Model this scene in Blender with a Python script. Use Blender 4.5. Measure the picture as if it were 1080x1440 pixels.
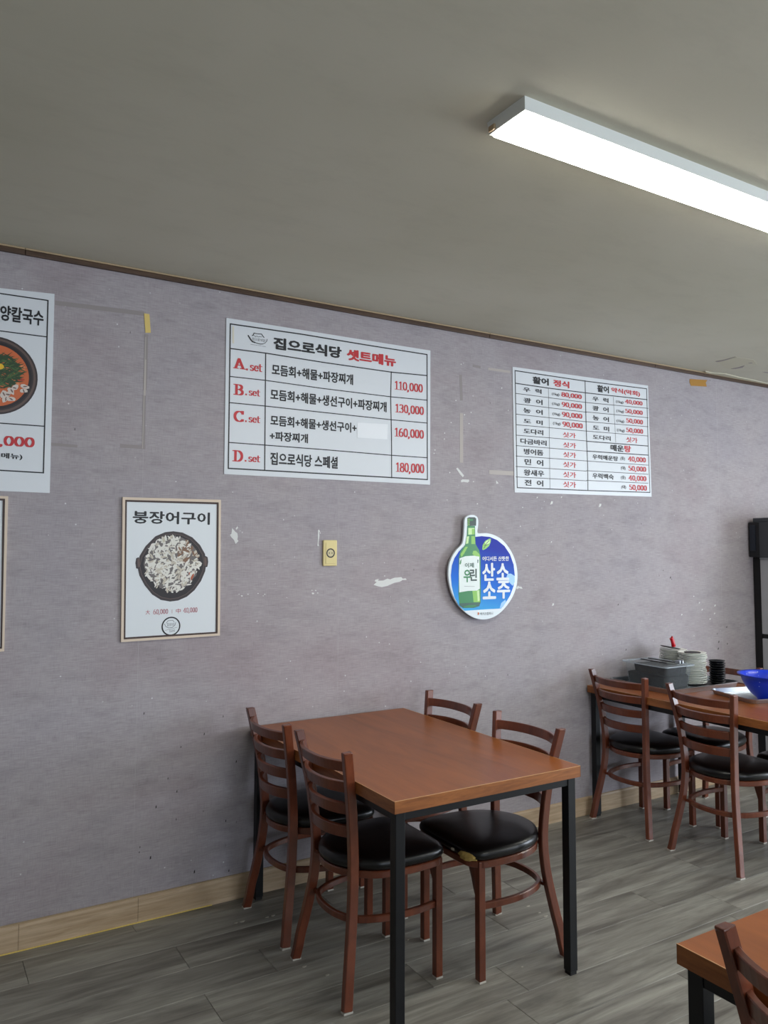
import bpy, bmesh, math, random
from mathutils import Vector, Matrix
for o in list(bpy.data.objects): bpy.data.objects.remove(o)
C = bpy.context.scene.collection
SC = bpy.context.scene
PI = math.pi
random.seed(7)

# ------------------------------------------------------------------ camera
FPX, PCX, PCY = 1104.89, 540.2, 692.34          # focal length and principal point of the photo (1080x1440)
YAW, PITCH, ROLL = 0.5446, 0.0699, 0.0032
CAM = Vector((0, -3.4355, 1.5617))
fw = Vector((math.sin(YAW)*math.cos(PITCH), math.cos(YAW)*math.cos(PITCH), math.sin(PITCH)))
rt = Vector((math.cos(YAW), -math.sin(YAW), 0)); up = rt.cross(fw)
rt2 = rt*math.cos(ROLL)+up*math.sin(ROLL); up2 = -rt*math.sin(ROLL)+up*math.cos(ROLL)
cd = bpy.data.cameras.new('camera'); cam = bpy.data.objects.new('camera', cd); C.objects.link(cam)
cd.sensor_fit = 'HORIZONTAL'; cd.sensor_width = 36; cd.lens = FPX/1080*36
cd.shift_x = (540-PCX)/1080; cd.shift_y = -(720-PCY)/1080
cd.clip_start = 0.02
cam.matrix_world = Matrix(((rt2.x, up2.x, -fw.x, CAM.x), (rt2.y, up2.y, -fw.y, CAM.y), (rt2.z, up2.z, -fw.z, CAM.z), (0, 0, 0, 1)))
SC.camera = cam

def ray(px, py): return fw+rt2*((px-PCX)/FPX)-up2*((py-PCY)/FPX)
def on_wall(px, py, y=0.0):                      # measured point of the photo -> point of the wall plane (x, z in metres)
    d = ray(px, py); t = (y-CAM.y)/d.y
    return (CAM.x+t*d.x, CAM.z+t*d.z)
def on_level(px, py, z):                         # measured point of the photo -> point at height z
    d = ray(px, py); t = (z-CAM.z)/d.z
    return (CAM.x+t*d.x, CAM.y+t*d.y)

# ------------------------------------------------------------------ world, light, exposure
w = bpy.data.worlds.new('world'); SC.world = w; w.use_nodes = True
bg = w.node_tree.nodes['Background']; bg.inputs[0].default_value = (0.72, 0.83, 1.0, 1); bg.inputs[1].default_value = 1.0
SC.view_settings.view_transform = 'Standard'; SC.view_settings.look = 'None'
SC.view_settings.gamma = 1; SC.view_settings.use_curve_mapping = False
SC.view_settings.exposure = 1.07
LED_STRENGTH = 14.0
def area(name, loc, rot, sx, sy, power, col):
    l = bpy.data.lights.new(name, 'AREA'); l.shape = 'RECTANGLE'; l.size = sx; l.size_y = sy; l.energy = power; l.color = col
    o = bpy.data.objects.new(name, l); C.objects.link(o); o.location = loc; o.rotation_euler = rot
    return o
area('window_daylight_right', (7.36, -4.2, 1.45), (0, math.radians(90), 0), 1.7, 3.2, 110, (0.80, 0.89, 1.0))
area('window_daylight_front', (1.6, -7.36, 1.45), (math.radians(90), 0, 0), 3.6, 1.7, 32, (0.80, 0.89, 1.0))

CEIL = 2.77
XL, XR, YB, YF = -3.0, 7.5, 0.0, -7.5

# ------------------------------------------------------------------ materials
def lin(c):
    c = c/255.0
    return c/12.92 if c <= 0.04045 else ((c+0.055)/1.055)**2.4
def rgb(r, g, b): return (lin(r), lin(g), lin(b), 1)
def mat(name, col, rough=0.5, metal=0.0, spec=None, **kw):
    m = bpy.data.materials.new(name); m.use_nodes = True
    b = m.node_tree.nodes['Principled BSDF']
    b.inputs['Base Color'].default_value = col; b.inputs['Roughness'].default_value = rough; b.inputs['Metallic'].default_value = metal
    if spec is not None: b.inputs['Specular IOR Level'].default_value = spec
    for k, v in kw.items(): b.inputs[k.replace('_', ' ')].default_value = v
    return m
def nd(m, t, **kw):
    n = m.node_tree.nodes.new(t)
    for k, v in kw.items(): setattr(n, k, v)
    return n
def lk(m, a, b): m.node_tree.links.new(a, b)
def coords(m, scale, kind='Object', rot=(0, 0, 0)):
    tc = nd(m, 'ShaderNodeTexCoord'); mp = nd(m, 'ShaderNodeMapping')
    mp.inputs['Scale'].default_value = scale; mp.inputs['Rotation'].default_value = rot
    lk(m, tc.outputs[kind], mp.inputs['Vector']); return mp.outputs[0]
def noise(m, vec, scale=1, detail=3, rough=0.55, dist=0.0):
    n = nd(m, 'ShaderNodeTexNoise'); n.inputs['Scale'].default_value = scale; n.inputs['Detail'].default_value = detail
    n.inputs['Roughness'].default_value = rough; n.inputs['Distortion'].default_value = dist
    if vec is not None: lk(m, vec, n.inputs['Vector'])
    return n.outputs['Fac']
def ramp(m, fac, stops, interp='LINEAR'):
    r = nd(m, 'ShaderNodeValToRGB'); r.color_ramp.interpolation = interp
    e = r.color_ramp.elements
    while len(e) < len(stops): e.new(0.5)
    for i, (p, c) in enumerate(stops): e[i].position = p; e[i].color = c
    lk(m, fac, r.inputs[0]); return r.outputs[0]
def mix(m, fac, a, b, mode='MIX'):
    n = nd(m, 'ShaderNodeMix', data_type='RGBA', blend_type=mode)
    for sock, v in ((n.inputs[0], fac), (n.inputs[6], a), (n.inputs[7], b)):
        if hasattr(v, 'is_output'): lk(m, v, sock)
        else: sock.default_value = v
    return n.outputs[2]
def base(m, out): lk(m, out, m.node_tree.nodes['Principled BSDF'].inputs['Base Color'])
def bump(m, h, strength, dist=0.001):
    b = nd(m, 'ShaderNodeBump'); b.inputs['Strength'].default_value = strength; b.inputs['Distance'].default_value = dist
    lk(m, h, b.inputs['Height']); lk(m, b.outputs[0], m.node_tree.nodes['Principled BSDF'].inputs['Normal'])
g = lambda v: (v, v, v, 1)

def make_wallpaper():
    m = mat('wallpaper', rgb(158, 152, 158), 0.75, spec=0.25)
    hz = noise(m, coords(m, (16, 1, 330)), 1, 4, 0.7); vt = noise(m, coords(m, (420, 1, 22)), 1, 3, 0.6)
    big = noise(m, coords(m, (1.2, 1, 1.5)), 1, 3); mid = noise(m, coords(m, (5, 1, 14)), 1, 4, 0.6)
    c = ramp(m, hz, [(0.30, rgb(157, 150, 153)), (0.50, rgb(174, 167, 171)), (0.72, rgb(188, 182, 185))])
    c2 = ramp(m, vt, [(0.30, g(0.80)), (0.52, g(1)), (0.75, g(1.0))])
    c = mix(m, 0.8, c, c2, 'MULTIPLY')
    c = mix(m, 0.55, c, ramp(m, big, [(0.32, rgb(228, 216, 218)), (0.5, g(0.95)), (0.68, rgb(236, 238, 244))]), 'MULTIPLY')
    c = mix(m, 0.5, c, ramp(m, mid, [(0.3, g(0.72)), (0.5, g(1))]), 'MULTIPLY')
    v = nd(m, 'ShaderNodeTexVoronoi'); v.inputs['Scale'].default_value = 16; lk(m, coords(m, (1, 1, 1)), v.inputs['Vector'])
    spk = ramp(m, v.outputs['Distance'], [(0.04, g(1)), (0.06, g(0))])
    gate = ramp(m, noise(m, coords(m, (2.2, 1, 2.2)), 1, 2), [(0.40, g(0)), (0.52, g(1))])
    sp = mix(m, 1.0, spk, gate, 'MULTIPLY')
    c = mix(m, sp, c, rgb(214, 214, 216))
    v2 = nd(m, 'ShaderNodeTexVoronoi'); v2.inputs['Scale'].default_value = 9; lk(m, coords(m, (1.7, 1, 0.9)), v2.inputs['Vector'])
    spd = ramp(m, v2.outputs['Distance'], [(0.03, g(0.7)), (0.06, g(0))])
    gate2 = ramp(m, noise(m, coords(m, (1.3, 1, 2.0), rot=(0.4, 0, 2)), 1, 2), [(0.50, g(0)), (0.62, g(1))])
    c = mix(m, mix(m, 1.0, spd, gate2, 'MULTIPLY'), c, rgb(70, 66, 68))
    base(m, c); bump(m, hz, 0.35, 0.0006)
    return m
def make_floor():
    m = mat('vinyl_plank', rgb(110, 108, 102), 0.42, spec=0.4)
    oi = nd(m, 'ShaderNodeObjectInfo'); geo = nd(m, 'ShaderNodeNewGeometry')
    off = nd(m, 'ShaderNodeVectorMath', operation='MULTIPLY_ADD')
    cmb = nd(m, 'ShaderNodeCombineXYZ')
    for i in range(3): lk(m, oi.outputs['Random'], cmb.inputs[i])
    lk(m, cmb.outputs[0], off.inputs[0]); off.inputs[1].default_value = (31, 17, 3); lk(m, geo.outputs['Position'], off.inputs[2])
    def mp(s):
        n = nd(m, 'ShaderNodeMapping'); n.inputs['Scale'].default_value = s; lk(m, off.outputs[0], n.inputs['Vector']); return n.outputs[0]
    a = noise(m, mp((1.3, 11, 1)), 1, 5, 0.62, 0.8); b = noise(m, mp((7, 160, 1)), 1, 3, 0.6); d = noise(m, mp((3.5, 34, 1)), 1, 4, 0.6, 0.5)
    c = ramp(m, a, [(0.26, rgb(96, 91, 85)), (0.47, rgb(136, 133, 125)), (0.70, rgb(174, 172, 162))])
    c = mix(m, 0.55, c, ramp(m, b, [(0.3, g(0.72)), (0.55, g(1.0))]), 'MULTIPLY')
    c = mix(m, 0.6, c, ramp(m, d, [(0.33, g(0.62)), (0.52, g(1.0))]), 'MULTIPLY')
    tint = ramp(m, oi.outputs['Random'], [(0, g(0.84)), (1, g(1.0))])
    c = mix(m, 1.0, c, tint, 'MULTIPLY')
    base(m, c); bump(m, b, 0.15, 0.0005)
    return m
def make_wood(name, dark, light, sc, rough=0.4, coat=0.0, figure=0.6):
    m = mat(name, light, rough, spec=0.45)
    n = noise(m, coords(m, sc), 1, 5, 0.6, 1.0); f = noise(m, coords(m, tuple(s*5 for s in sc)), 1, 3, 0.6)
    c = ramp(m, n, [(0.3, dark), (0.65, light)])
    c = mix(m, figure, c, ramp(m, f, [(0.35, g(0.80)), (0.6, g(1.0))]), 'MULTIPLY')
    base(m, c)
    if coat: m.node_tree.nodes['Principled BSDF'].inputs['Coat Weight'].default_value = coat; m.node_tree.nodes['Principled BSDF'].inputs['Coat Roughness'].default_value = 0.2
    return m
M = {}
M['wallpaper'] = make_wallpaper()
M['floor'] = make_floor()
M['subfloor'] = mat('subfloor', rgb(40, 38, 36), 0.8)
def make_ceiling():
    m = mat('ceiling_paint', rgb(176, 174, 160), 0.85, spec=0.2)
    n = noise(m, coords(m, (0.7, 0.7, 1)), 1, 3); s = noise(m, coords(m, (90, 90, 90)), 1, 2)
    c = ramp(m, n, [(0.3, rgb(190, 187, 169)), (0.7, rgb(205, 202, 187))])
    edge = noise(m, coords(m, (4, 9, 1)), 1, 5, 0.7)
    c = mix(m, 0.35, c, ramp(m, edge, [(0.3, g(0.86)), (0.5, g(1))]), 'MULTIPLY')
    base(m, c); bump(m, s, 0.12, 0.0008); return m
M['ceiling'] = make_ceiling()
M['plain_wall'] = mat('painted_wall', rgb(176, 172, 170), 0.8)
M['baseboard'] = make_wood('baseboard_wood', rgb(172, 146, 114), rgb(204, 180, 150), (2.5, 8, 40), 0.5)
M['yellow_line'] = mat('yellow_sealant', rgb(222, 196, 104), 0.5)
M['trim_dark'] = make_wood('trim_dark_wood', rgb(66, 48, 36), rgb(92, 70, 54), (3, 20, 40), 0.5)
M['trim_lip'] = mat('trim_lip', rgb(178, 156, 124), 0.5)
M['table_top'] = make_wood('tabletop_laminate', rgb(132, 72, 28), rgb(158, 90, 38), (9, 1.2, 9), 0.33, 0.0, 0.45)
M['table_edge'] = make_wood('tabletop_edge', rgb(124, 72, 34), rgb(160, 98, 50), (6, 6, 45), 0.4)
M['arris'] = mat('table_arris', rgb(214, 168, 118), 0.4)
M['steel_black'] = mat('black_painted_steel', rgb(16, 17, 20), 0.42, spec=0.35)
M['chair_wood'] = make_wood('chair_wood', rgb(88, 42, 26), rgb(116, 60, 38), (14, 14, 5), 0.3, 0.35, 0.5)
def make_vinyl():
    m = mat('black_vinyl', rgb(9, 9, 11), 0.30, spec=0.45)
    n = noise(m, coords(m, (7, 7, 7)), 1, 4); bump(m, n, 0.25, 0.006); return m
M['vinyl'] = make_vinyl()
M['foam'] = mat('exposed_foam', rgb(176, 150, 84), 0.9)
M['scuff'] = mat('worn_vinyl', rgb(176, 170, 158), 0.7)
M['glide'] = mat('chair_glide', rgb(188, 182, 172), 0.5)
M['paper'] = mat('poster_paper', rgb(222, 227, 232), 0.38, spec=0.4)
M['paper_white'] = mat('poster_board_white', rgb(226, 232, 236), 0.4)
M['paper_patch'] = mat('paper_patch', rgb(238, 242, 246), 0.5)
M['ink'] = mat('ink_black', rgb(22, 24, 30), 0.5)
M['ink_grey'] = mat('ink_grey', rgb(120, 124, 130), 0.5)
M['ink_red'] = mat('ink_red', rgb(196, 44, 52), 0.5)
M['ink_maroon'] = mat('ink_maroon', rgb(176, 60, 80), 0.5)
M['frame_beige'] = mat('poster_frame', rgb(222, 204, 184), 0.5)
M['frame_dark'] = mat('poster_frame_line', rgb(66, 46, 40), 0.5)
M['seam'] = mat('seam_paper', rgb(176, 170, 174), 0.7)
M['torn'] = mat('torn_wallpaper', rgb(222, 224, 222), 0.9)
M['residue_d'] = mat('tape_residue_dark', rgb(150, 143, 142), 0.6)
M['residue_l'] = mat('tape_residue_light', rgb(182, 174, 168), 0.5)
M['dirt'] = mat('dirt', rgb(58, 54, 54), 0.9)
M['tape_y'] = mat('yellow_tape', rgb(224, 198, 118), 0.6)
M['tape_b'] = mat('brown_tape', rgb(176, 128, 52), 0.35)
M['outlet'] = mat('outlet_plastic', rgb(226, 211, 152), 0.35)
M['outlet_in'] = mat('outlet_socket', rgb(206, 196, 156), 0.4)
M['dark'] = mat('dark_hole', rgb(20, 18, 18), 0.8)
M['plaster'] = mat('bare_plaster', rgb(196, 192, 172), 0.9)
M['steel'] = mat('stainless_steel', rgb(196, 202, 210), 0.3, 0.95)
M['fridge_steel'] = mat('fridge_steel', rgb(188, 190, 193), 0.45, 0.3)
M['fridge_black'] = mat('fridge_black', rgb(14, 14, 16), 0.6)
M['box_black'] = mat('appliance_black', rgb(16, 19, 24), 0.32)
M['box_grey'] = mat('appliance_grey', rgb(58, 62, 68), 0.4)
M['dish_white'] = mat('melamine_white', rgb(243, 245, 239), 0.35)
M['dish_dark'] = mat('dark_liner', rgb(46, 44, 46), 0.5)
M['dish_black'] = mat('melamine_black', rgb(22, 24, 30), 0.3)
M['red'] = mat('red_plastic', rgb(200, 20, 36), 0.25)
def make_blue():
    m = mat('blue_plastic', rgb(22, 62, 216), 0.28)
    v = nd(m, 'ShaderNodeTexVoronoi'); v.inputs['Scale'].default_value = 55; lk(m, coords(m, (1, 1, 1)), v.inputs['Vector'])
    gt = ramp(m, noise(m, coords(m, (12, 12, 12)), 1, 2), [(0.5, g(0)), (0.6, g(1))])
    s = mix(m, 1.0, ramp(m, v.outputs['Distance'], [(0.12, g(0.9)), (0.2, g(0))]), gt, 'MULTIPLY')
    base(m, mix(m, s, rgb(22, 62, 216), rgb(190, 210, 250))); return m
M['blue'] = make_blue()
def make_clear(f=0.09):
    m = mat('clear_plastic', rgb(226, 234, 240), 0.12, Transmission_Weight=0.0)
    nt = m.node_tree; p = nt.nodes['Principled BSDF']; out = nt.nodes['Material Output']
    t = nt.nodes.new('ShaderNodeBsdfTransparent'); t.inputs[0].default_value = (0.93, 0.95, 0.97, 1)
    mx = nt.nodes.new('ShaderNodeMixShader'); mx.inputs[0].default_value = f
    nt.links.new(t.outputs[0], mx.inputs[1]); nt.links.new(p.outputs[0], mx.inputs[2]); nt.links.new(mx.outputs[0], out.inputs[0]); return m
M['clear'] = make_clear(); M['lid'] = make_clear(0.16); M['clear_rim'] = make_clear(0.45)
def make_seaweed():
    m = mat('dark_contents', rgb(36, 36, 38), 0.7, spec=0.08)
    n = noise(m, coords(m, (60, 60, 60)), 1, 4, 0.7); base(m, ramp(m, n, [(0.35, rgb(8, 8, 9)), (0.62, rgb(28, 27, 27)), (0.78, rgb(90, 86, 76))])); bump(m, n, 1.0, 0.006); return m
M['contents'] = make_seaweed()
def make_led():
    m = mat('led_diffuser', (1, 1, 1, 1), 0.5)
    b = m.node_tree.nodes['Principled BSDF']; b.inputs['Emission Color'].default_value = (1.0, 0.975, 0.90, 1); b.inputs['Emission Strength'].default_value = LED_STRENGTH
    return m
M['led'] = make_led()
M['lamp_body'] = mat('lamp_housing', rgb(226, 230, 226), 0.45)

# ------------------------------------------------------------------ mesh helpers
def link(name, me, parent=None, **props):
    o = bpy.data.objects.new(name, me); C.objects.link(o)
    if parent is not None: o.parent = parent
    for k, v in props.items(): o[k] = v
    return o
def mesh(name, verts, faces, mats, parent=None, mi=None, smooth=False, **props):
    me = bpy.data.meshes.new(name); me.from_pydata([tuple(v) for v in verts], [], faces)
    for m in (mats if isinstance(mats, (list, tuple)) else [mats]): me.materials.append(m)
    if mi:
        for p, i in zip(me.polygons, mi): p.material_index = i
    if smooth:
        for p in me.polygons: p.use_smooth = True
    bm = bmesh.new(); bm.from_mesh(me); bmesh.ops.recalc_face_normals(bm, faces=bm.faces); bm.to_mesh(me); bm.free()
    me.update(); return link(name, me, parent, **props)
class MB:
    def __init__(s): s.v = []; s.f = []; s.mi = []
    def add(s, v, f, mi=0):
        n = len(s.v); s.v += [tuple(x) for x in v]; s.f += [tuple(i+n for i in q) for q in f]; s.mi += [mi]*len(f); return s
    def box(s, x0, x1, y0, y1, z0, z1, mi=0, c=0.0):
        if c <= 0:
            v = [(x, y, z) for x in (x0, x1) for y in (y0, y1) for z in (z0, z1)]
            return s.add(v, [(0, 1, 3, 2), (4, 6, 7, 5), (0, 4, 5, 1), (2, 3, 7, 6), (0, 2, 6, 4), (1, 5, 7, 3)], mi)
        bm = bmesh.new(); bmesh.ops.create_cube(bm, size=1)
        for q in bm.verts: q.co = Vector(((x0+x1)/2+q.co.x*(x1-x0), (y0+y1)/2+q.co.y*(y1-y0), (z0+z1)/2+q.co.z*(z1-z0)))
        bmesh.ops.bevel(bm, geom=list(bm.edges), offset=c, segments=2, affect='EDGES', profile=0.5)
        bm.verts.index_update(); s.add([q.co.copy() for q in bm.verts], [[q.index for q in f.verts] for f in bm.faces], mi); bm.free(); return s
    def sweep(s, pts, sec, side, closed=False, mi=0):
        """sweep section sec [(a, b)] along pts; a runs along 'side' made square to the path, b along the other normal"""
        n = len(pts); k = len(sec); V = []; P = [Vector(p) for p in pts]
        for i in range(n):
            if closed: t = P[(i+1) % n]-P[i-1]
            else: t = P[min(i+1, n-1)]-P[max(i-1, 0)]
            t.normalize(); a = Vector(side); a = (a-t*a.dot(t)).normalized(); b = t.cross(a)
            V += [P[i]+a*u+b*w_ for u, w_ in sec]
        F = [(i*k+j, i*k+(j+1) % k, ((i+1) % n)*k+(j+1) % k, ((i+1) % n)*k+j) for i in range(n if closed else n-1) for j in range(k)]
        if not closed: F += [tuple(range(k)), tuple(range((n-1)*k, n*k))]
        return s.add(V, F, mi)
    def lathe(s, prof, cx=0, cy=0, cz=0, n=32, mi=0, wob=None):
        V = []
        for j, (r, z) in enumerate(prof):
            for i in range(n):
                a = 2*PI*i/n; q = 1+(wob(i, j) if wob else 0); V.append((cx+r*q*math.cos(a), cy+r*q*math.sin(a), cz+z))
        F = [(j*n+i, j*n+(i+1) % n, (j+1)*n+(i+1) % n, (j+1)*n+i) for j in range(len(prof)-1) for i in range(n)]
        if prof[0][0] > 1e-5: F.append(tuple(range(n)))
        if prof[-1][0] > 1e-5 and prof[-1] != prof[0]: F.append(tuple(range((len(prof)-1)*n, len(prof)*n)))
        return s.add(V, F, mi)
    def build(s, name, mats, parent=None, smooth=False, **props): return mesh(name, s.v, s.f, mats, parent, s.mi, smooth, **props)
def rect_sec(a, b, c): return [(-a+c, -b), (a-c, -b), (a, -b+c), (a, b-c), (a-c, b), (-a+c, b), (-a, b-c), (-a, -b+c)]
def bez(P, n):                                    # Catmull-Rom through P
    out = []; P = [Vector(p) for p in P]
    for i in range(len(P)-1):
        a, b, c_, d = P[max(i-1, 0)], P[i], P[i+1], P[min(i+2, len(P)-1)]
        for j in range(n):
            t = j/n; out.append(0.5*((2*b)+(c_-a)*t+(2*a-5*b+4*c_-d)*t*t+(3*b-a-3*c_+d)*t**3))
    out.append(P[-1]); return out
def thing(name, label, cat, loc=(0, 0, 0), rz=0, group=None):
    o = bpy.data.objects.new(name, None); C.objects.link(o); o.empty_display_size = 0.1
    o.location = loc; o.rotation_euler = (0, 0, rz); o['label'] = label; o['category'] = cat
    if group: o['group'] = group
    return o
def tag(o, label, cat, group=None):
    o['label'] = label; o['category'] = cat
    if group: o['group'] = group
    return o
def dup(root, loc, rz, label, group=None):
    r = root.copy(); C.objects.link(r); r.location = loc; r.rotation_euler = (0, 0, rz); r['label'] = label
    if group: r['group'] = group
    def kids(a, b):
        for ch in list(a.children):
            c = ch.copy(); C.objects.link(c); c.parent = b; kids(ch, c)
    kids(root, r); return r
def plate(name, poly, y0, y1, m, parent=None, **props):   # polygon in the wall plane (x, z) with thickness y0 -> y1
    n = len(poly); v = [(x, y0, z) for x, z in poly]+[(x, y1, z) for x, z in poly]
    f = [tuple(range(n)), tuple(range(n, 2*n))]+[(i, (i+1) % n, n+(i+1) % n, n+i) for i in range(n)]
    return mesh(name, v, f, m, parent, **props)
def sheet(mb, poly, y, mi=0): return mb.add([(x, y, z) for x, z in poly], [tuple(range(len(poly)))], mi)

# ------------------------------------------------------------------ room shell
S = dict(kind='structure')
mb = MB().box(XL, XR, YF, YB, -0.12, -0.004); floor = mb.build('floor', M['subfloor'], **S)
PW, PL = 0.19, 1.22
known = {0: 0.857, 1: 0.434, 2: 0.96, 3: 2.451, 4: 0.951, 6: 1.942}
def plank_mb(mb, x0, x1, y0, y1):
    gp, c = 0.0006, 0.0012
    x0 += gp; x1 -= gp; y0 += gp; y1 -= gp
    v = [(x0, y0, -0.004), (x1, y0, -0.004), (x1, y1, -0.004), (x0, y1, -0.004),
         (x0, y0, -c), (x1, y0, -c), (x1, y1, -c), (x0, y1, -c),
         (x0+c, y0+c, 0), (x1-c, y0+c, 0), (x1-c, y1-c, 0), (x0+c, y1-c, 0)]
    f = [(8, 9, 10, 11)]+[(i, (i+1) % 4, 4+(i+1) % 4, 4+i) for i in range(4)]+[(4+i, 4+(i+1) % 4, 8+(i+1) % 4, 8+i) for i in range(4)]
    return mb.add(v, f)
rest = MB(); row = 0; y1 = 0.0
while y1 > YF+0.01:
    y0 = -0.09-PW*row if row else -0.09
    y0 = max(y0, YF)
    off = known.get(row, random.uniform(0, PL))
    x = off-PL*math.ceil((off-XL)/PL)
    while x < XR:
        a, b = max(x, XL), min(x+PL, XR)
        if b-a > 0.02:
            if y0 > -3.2 and b > -1.2 and a < 6.6: plank_mb(MB(), a, b, y0, y1).build('floor_plank', M['floor'], floor)
            else: plank_mb(rest, a, b, y0, y1)
        x += PL
    y1 = y0; row += 1
rest.build('distant_planks', M['floor'], floor, kind='stuff')

ceiling = MB().box(XL, XR, YF, YB, CEIL, CEIL+0.12).build('ceiling', M['ceiling'], **S)
wall_back = MB().box(XL-0.1, XR+0.1, 0.002, 0.15, -0.12, CEIL+0.12).build('wall_back', M['plain_wall'], **S)
seams = [XL]+[0.86-0.965*k for k in (3, 2, 1)]+[0.86, 1.82, 2.808, 3.81, 4.787, 5.75, 6.7, XR]
for a, b in zip(seams[:-1], seams[1:]):
    if b-a < 0.05: continue
    e = 0.0004
    v = [(a, 0.0005, 0), (b, 0.0005, 0), (b, 0.0005, CEIL), (a, 0.0005, CEIL), (a+e, 0, 0), (b-e, 0, 0), (b-e, 0, CEIL), (a+e, 0, CEIL)]
    mesh('wallpaper_strip', v, [(4, 5, 6, 7)]+[(i, (i+1) % 4, 4+(i+1) % 4, 4+i) for i in range(4)], M['wallpaper'], wall_back)
for k, x in enumerate(seams[1:-1]):
    wd = 0.0016 if abs(x-4.787) < 0.01 else 0.0007
    MB().box(x-wd, x+wd, -0.00025, 0.0003, 0.1, 2.744).build('wallpaper_seam', M['seam'], wall_back)
MB().box(XL-0.1, XL, YF, YB, -0.12, CEIL+0.12).build('wall_left', M['plain_wall'], **S)
def wall_with_hole(name, axis, pos0, pos1, u0, u1, a0, a1, z0, z1):
    m_ = MB()
    for (p, q, r, s_) in ((u0, a0, -0.12, CEIL+0.12), (a1, u1, -0.12, CEIL+0.12), (a0, a1, -0.12, z0), (a0, a1, z1, CEIL+0.12)):
        if axis == 'x': m_.box(pos0, pos1, p, q, r, s_)
        else: m_.box(p, q, pos0, pos1, r, s_)
    return m_.build(name, M['plain_wall'], **S)
wall_with_hole('wall_right', 'x', XR, XR+0.12, YF, YB, -5.8, -2.6, 0.6, 2.3)
wall_with_hole('wall_front', 'y', YF-0.12, YF, XL-0.1, XR+0.1, -0.2, 3.4, 0.6, 2.3)
def win(name, axis, pos, a0, a1, z0, z1):
    m_ = MB(); t = 0.05; mid = (a0+a1)/2
    for p, q, r, s_ in ((a0, a0+t, z0, z1), (a1-t, a1, z0, z1), (a0, a1, z0, z0+t), (a0, a1, z1-t, z1), (mid-t/2, mid+t/2, z0, z1)):
        if axis == 'x': m_.box(pos, pos+0.06, p, q, r, s_)
        else: m_.box(p, q, pos-0.06, pos, r, s_)
    m_.build(name, M['lamp_body'], **S)
win('window_1', 'x', XR+0.03, -5.8, -2.6, 0.6, 2.3); win('window_2', 'y', YF-0.03, -0.2, 3.4, 0.6, 2.3)

# crown trim: dark wood strip under a pale lip, in lengths that butt at a joint
trim = MB().box(XL, XR, -0.004, 0.0, 2.744, 2.768).build('trim_1', M['trim_dark'], **S)
j0 = on_wall(35, 352)[0]
for a, b in ((XL, j0-2.4), (j0-2.4, j0), (j0, j0+2.4), (j0+2.4, j0+3.78), (j0+3.78, XR)):
    MB().box(a+0.001, b-0.001, -0.016, -0.003, 2.742, 2.7625, c=0.002).build('trim_strip', M['trim_dark'], trim)
    MB().box(a+0.001, b-0.001, -0.020, -0.003, 2.7628, 2.7695, c=0.001).build('trim_lip', M['trim_lip'], trim)
# baseboard
BH = 0.102
bb = MB().box(XL, XR, -0.006, 0.0, 0, BH-0.004).build('baseboard_back', M['baseboard'], **S)
jb = [XL, on_wall(25, 1330)[0]-0.62*4, on_wall(25, 1330)[0]-0.62*2, on_wall(25, 1330)[0], on_wall(193, 1285)[0]]
while jb[-1] < XR-0.7: jb.append(jb[-1]+1.22)
jb.append(XR)
for a, b in zip(jb[:-1], jb[1:]):
    v = []; prof = [(-0.001, 0), (-0.0115, 0), (-0.0115, BH-0.012), (-0.009, BH-0.004), (-0.005, BH), (-0.001, BH)]
    for x in (a+0.0007, b-0.0007): v += [(x, y, z) for y, z in prof]
    n = len(prof); f = [(i, (i+1) % n, n+(i+1) % n, n+i) for i in range(n)]+[tuple(range(n)), tuple(range(n, 2*n))]
    mesh('baseboard_length', v, f, M['baseboard'], bb)
MB().box(0.29, 1.2, -0.015, -0.0115, 0.0, 0.0035).build('sealant_line', M['yellow_line'], bb, label='yellow sealant line at the foot of the baseboard')
MB().box(0.25, 2.2, -0.008, -0.001, BH, BH+0.003).build('paper_edge', M['trim_lip'], bb)

# ceiling damage by the wall
def cl(px, py): return on_level(px, py, CEIL)
def ceil_patch(name, pts, m, d=0.003):
    q = [cl(*p) for p in pts]; n = len(q)
    v = [(x, min(y, -0.0005), CEIL-d) for x, y in q]+[(x, min(y, -0.0005), CEIL) for x, y in q]
    mesh(name, v, [tuple(range(n))]+[(i, (i+1) % n, n+(i+1) % n, n+i) for i in range(n)], m, ceiling)
ceil_patch('plaster_strip', [(992, 521.5), (1000, 523.5), (1020, 525), (1040, 530), (1060, 534), (1090, 541), (1090, 546), (1050, 537), (1020, 532), (993, 526)], M['plaster'], 0.006)
ceil_patch('hole', [(988, 524), (990, 523), (992, 524.5), (991, 526), (988, 526)], M['dark'], 0.004)
for p in ([(1006, 508), (1018, 506), (1034, 501.5), (1020, 506.5), (1008, 509)], [(1028, 518.5), (1038, 516.5), (1047, 514), (1044, 517), (1034, 518.6)],
          [(1052, 510.5), (1057, 509.6), (1059, 510.4), (1055, 511)], [(1072, 522.5), (1090, 524), (1090, 526), (1076, 524)]):
    ceil_patch('crack', p, M['residue_d'], 0.0015)
for p in ([(1010, 509.5), (1036, 502), (1060, 506), (1064, 512), (1046, 513), (1024, 519)],):
    ceil_patch('paint_flake', p, M['plaster'], 0.001)

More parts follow.
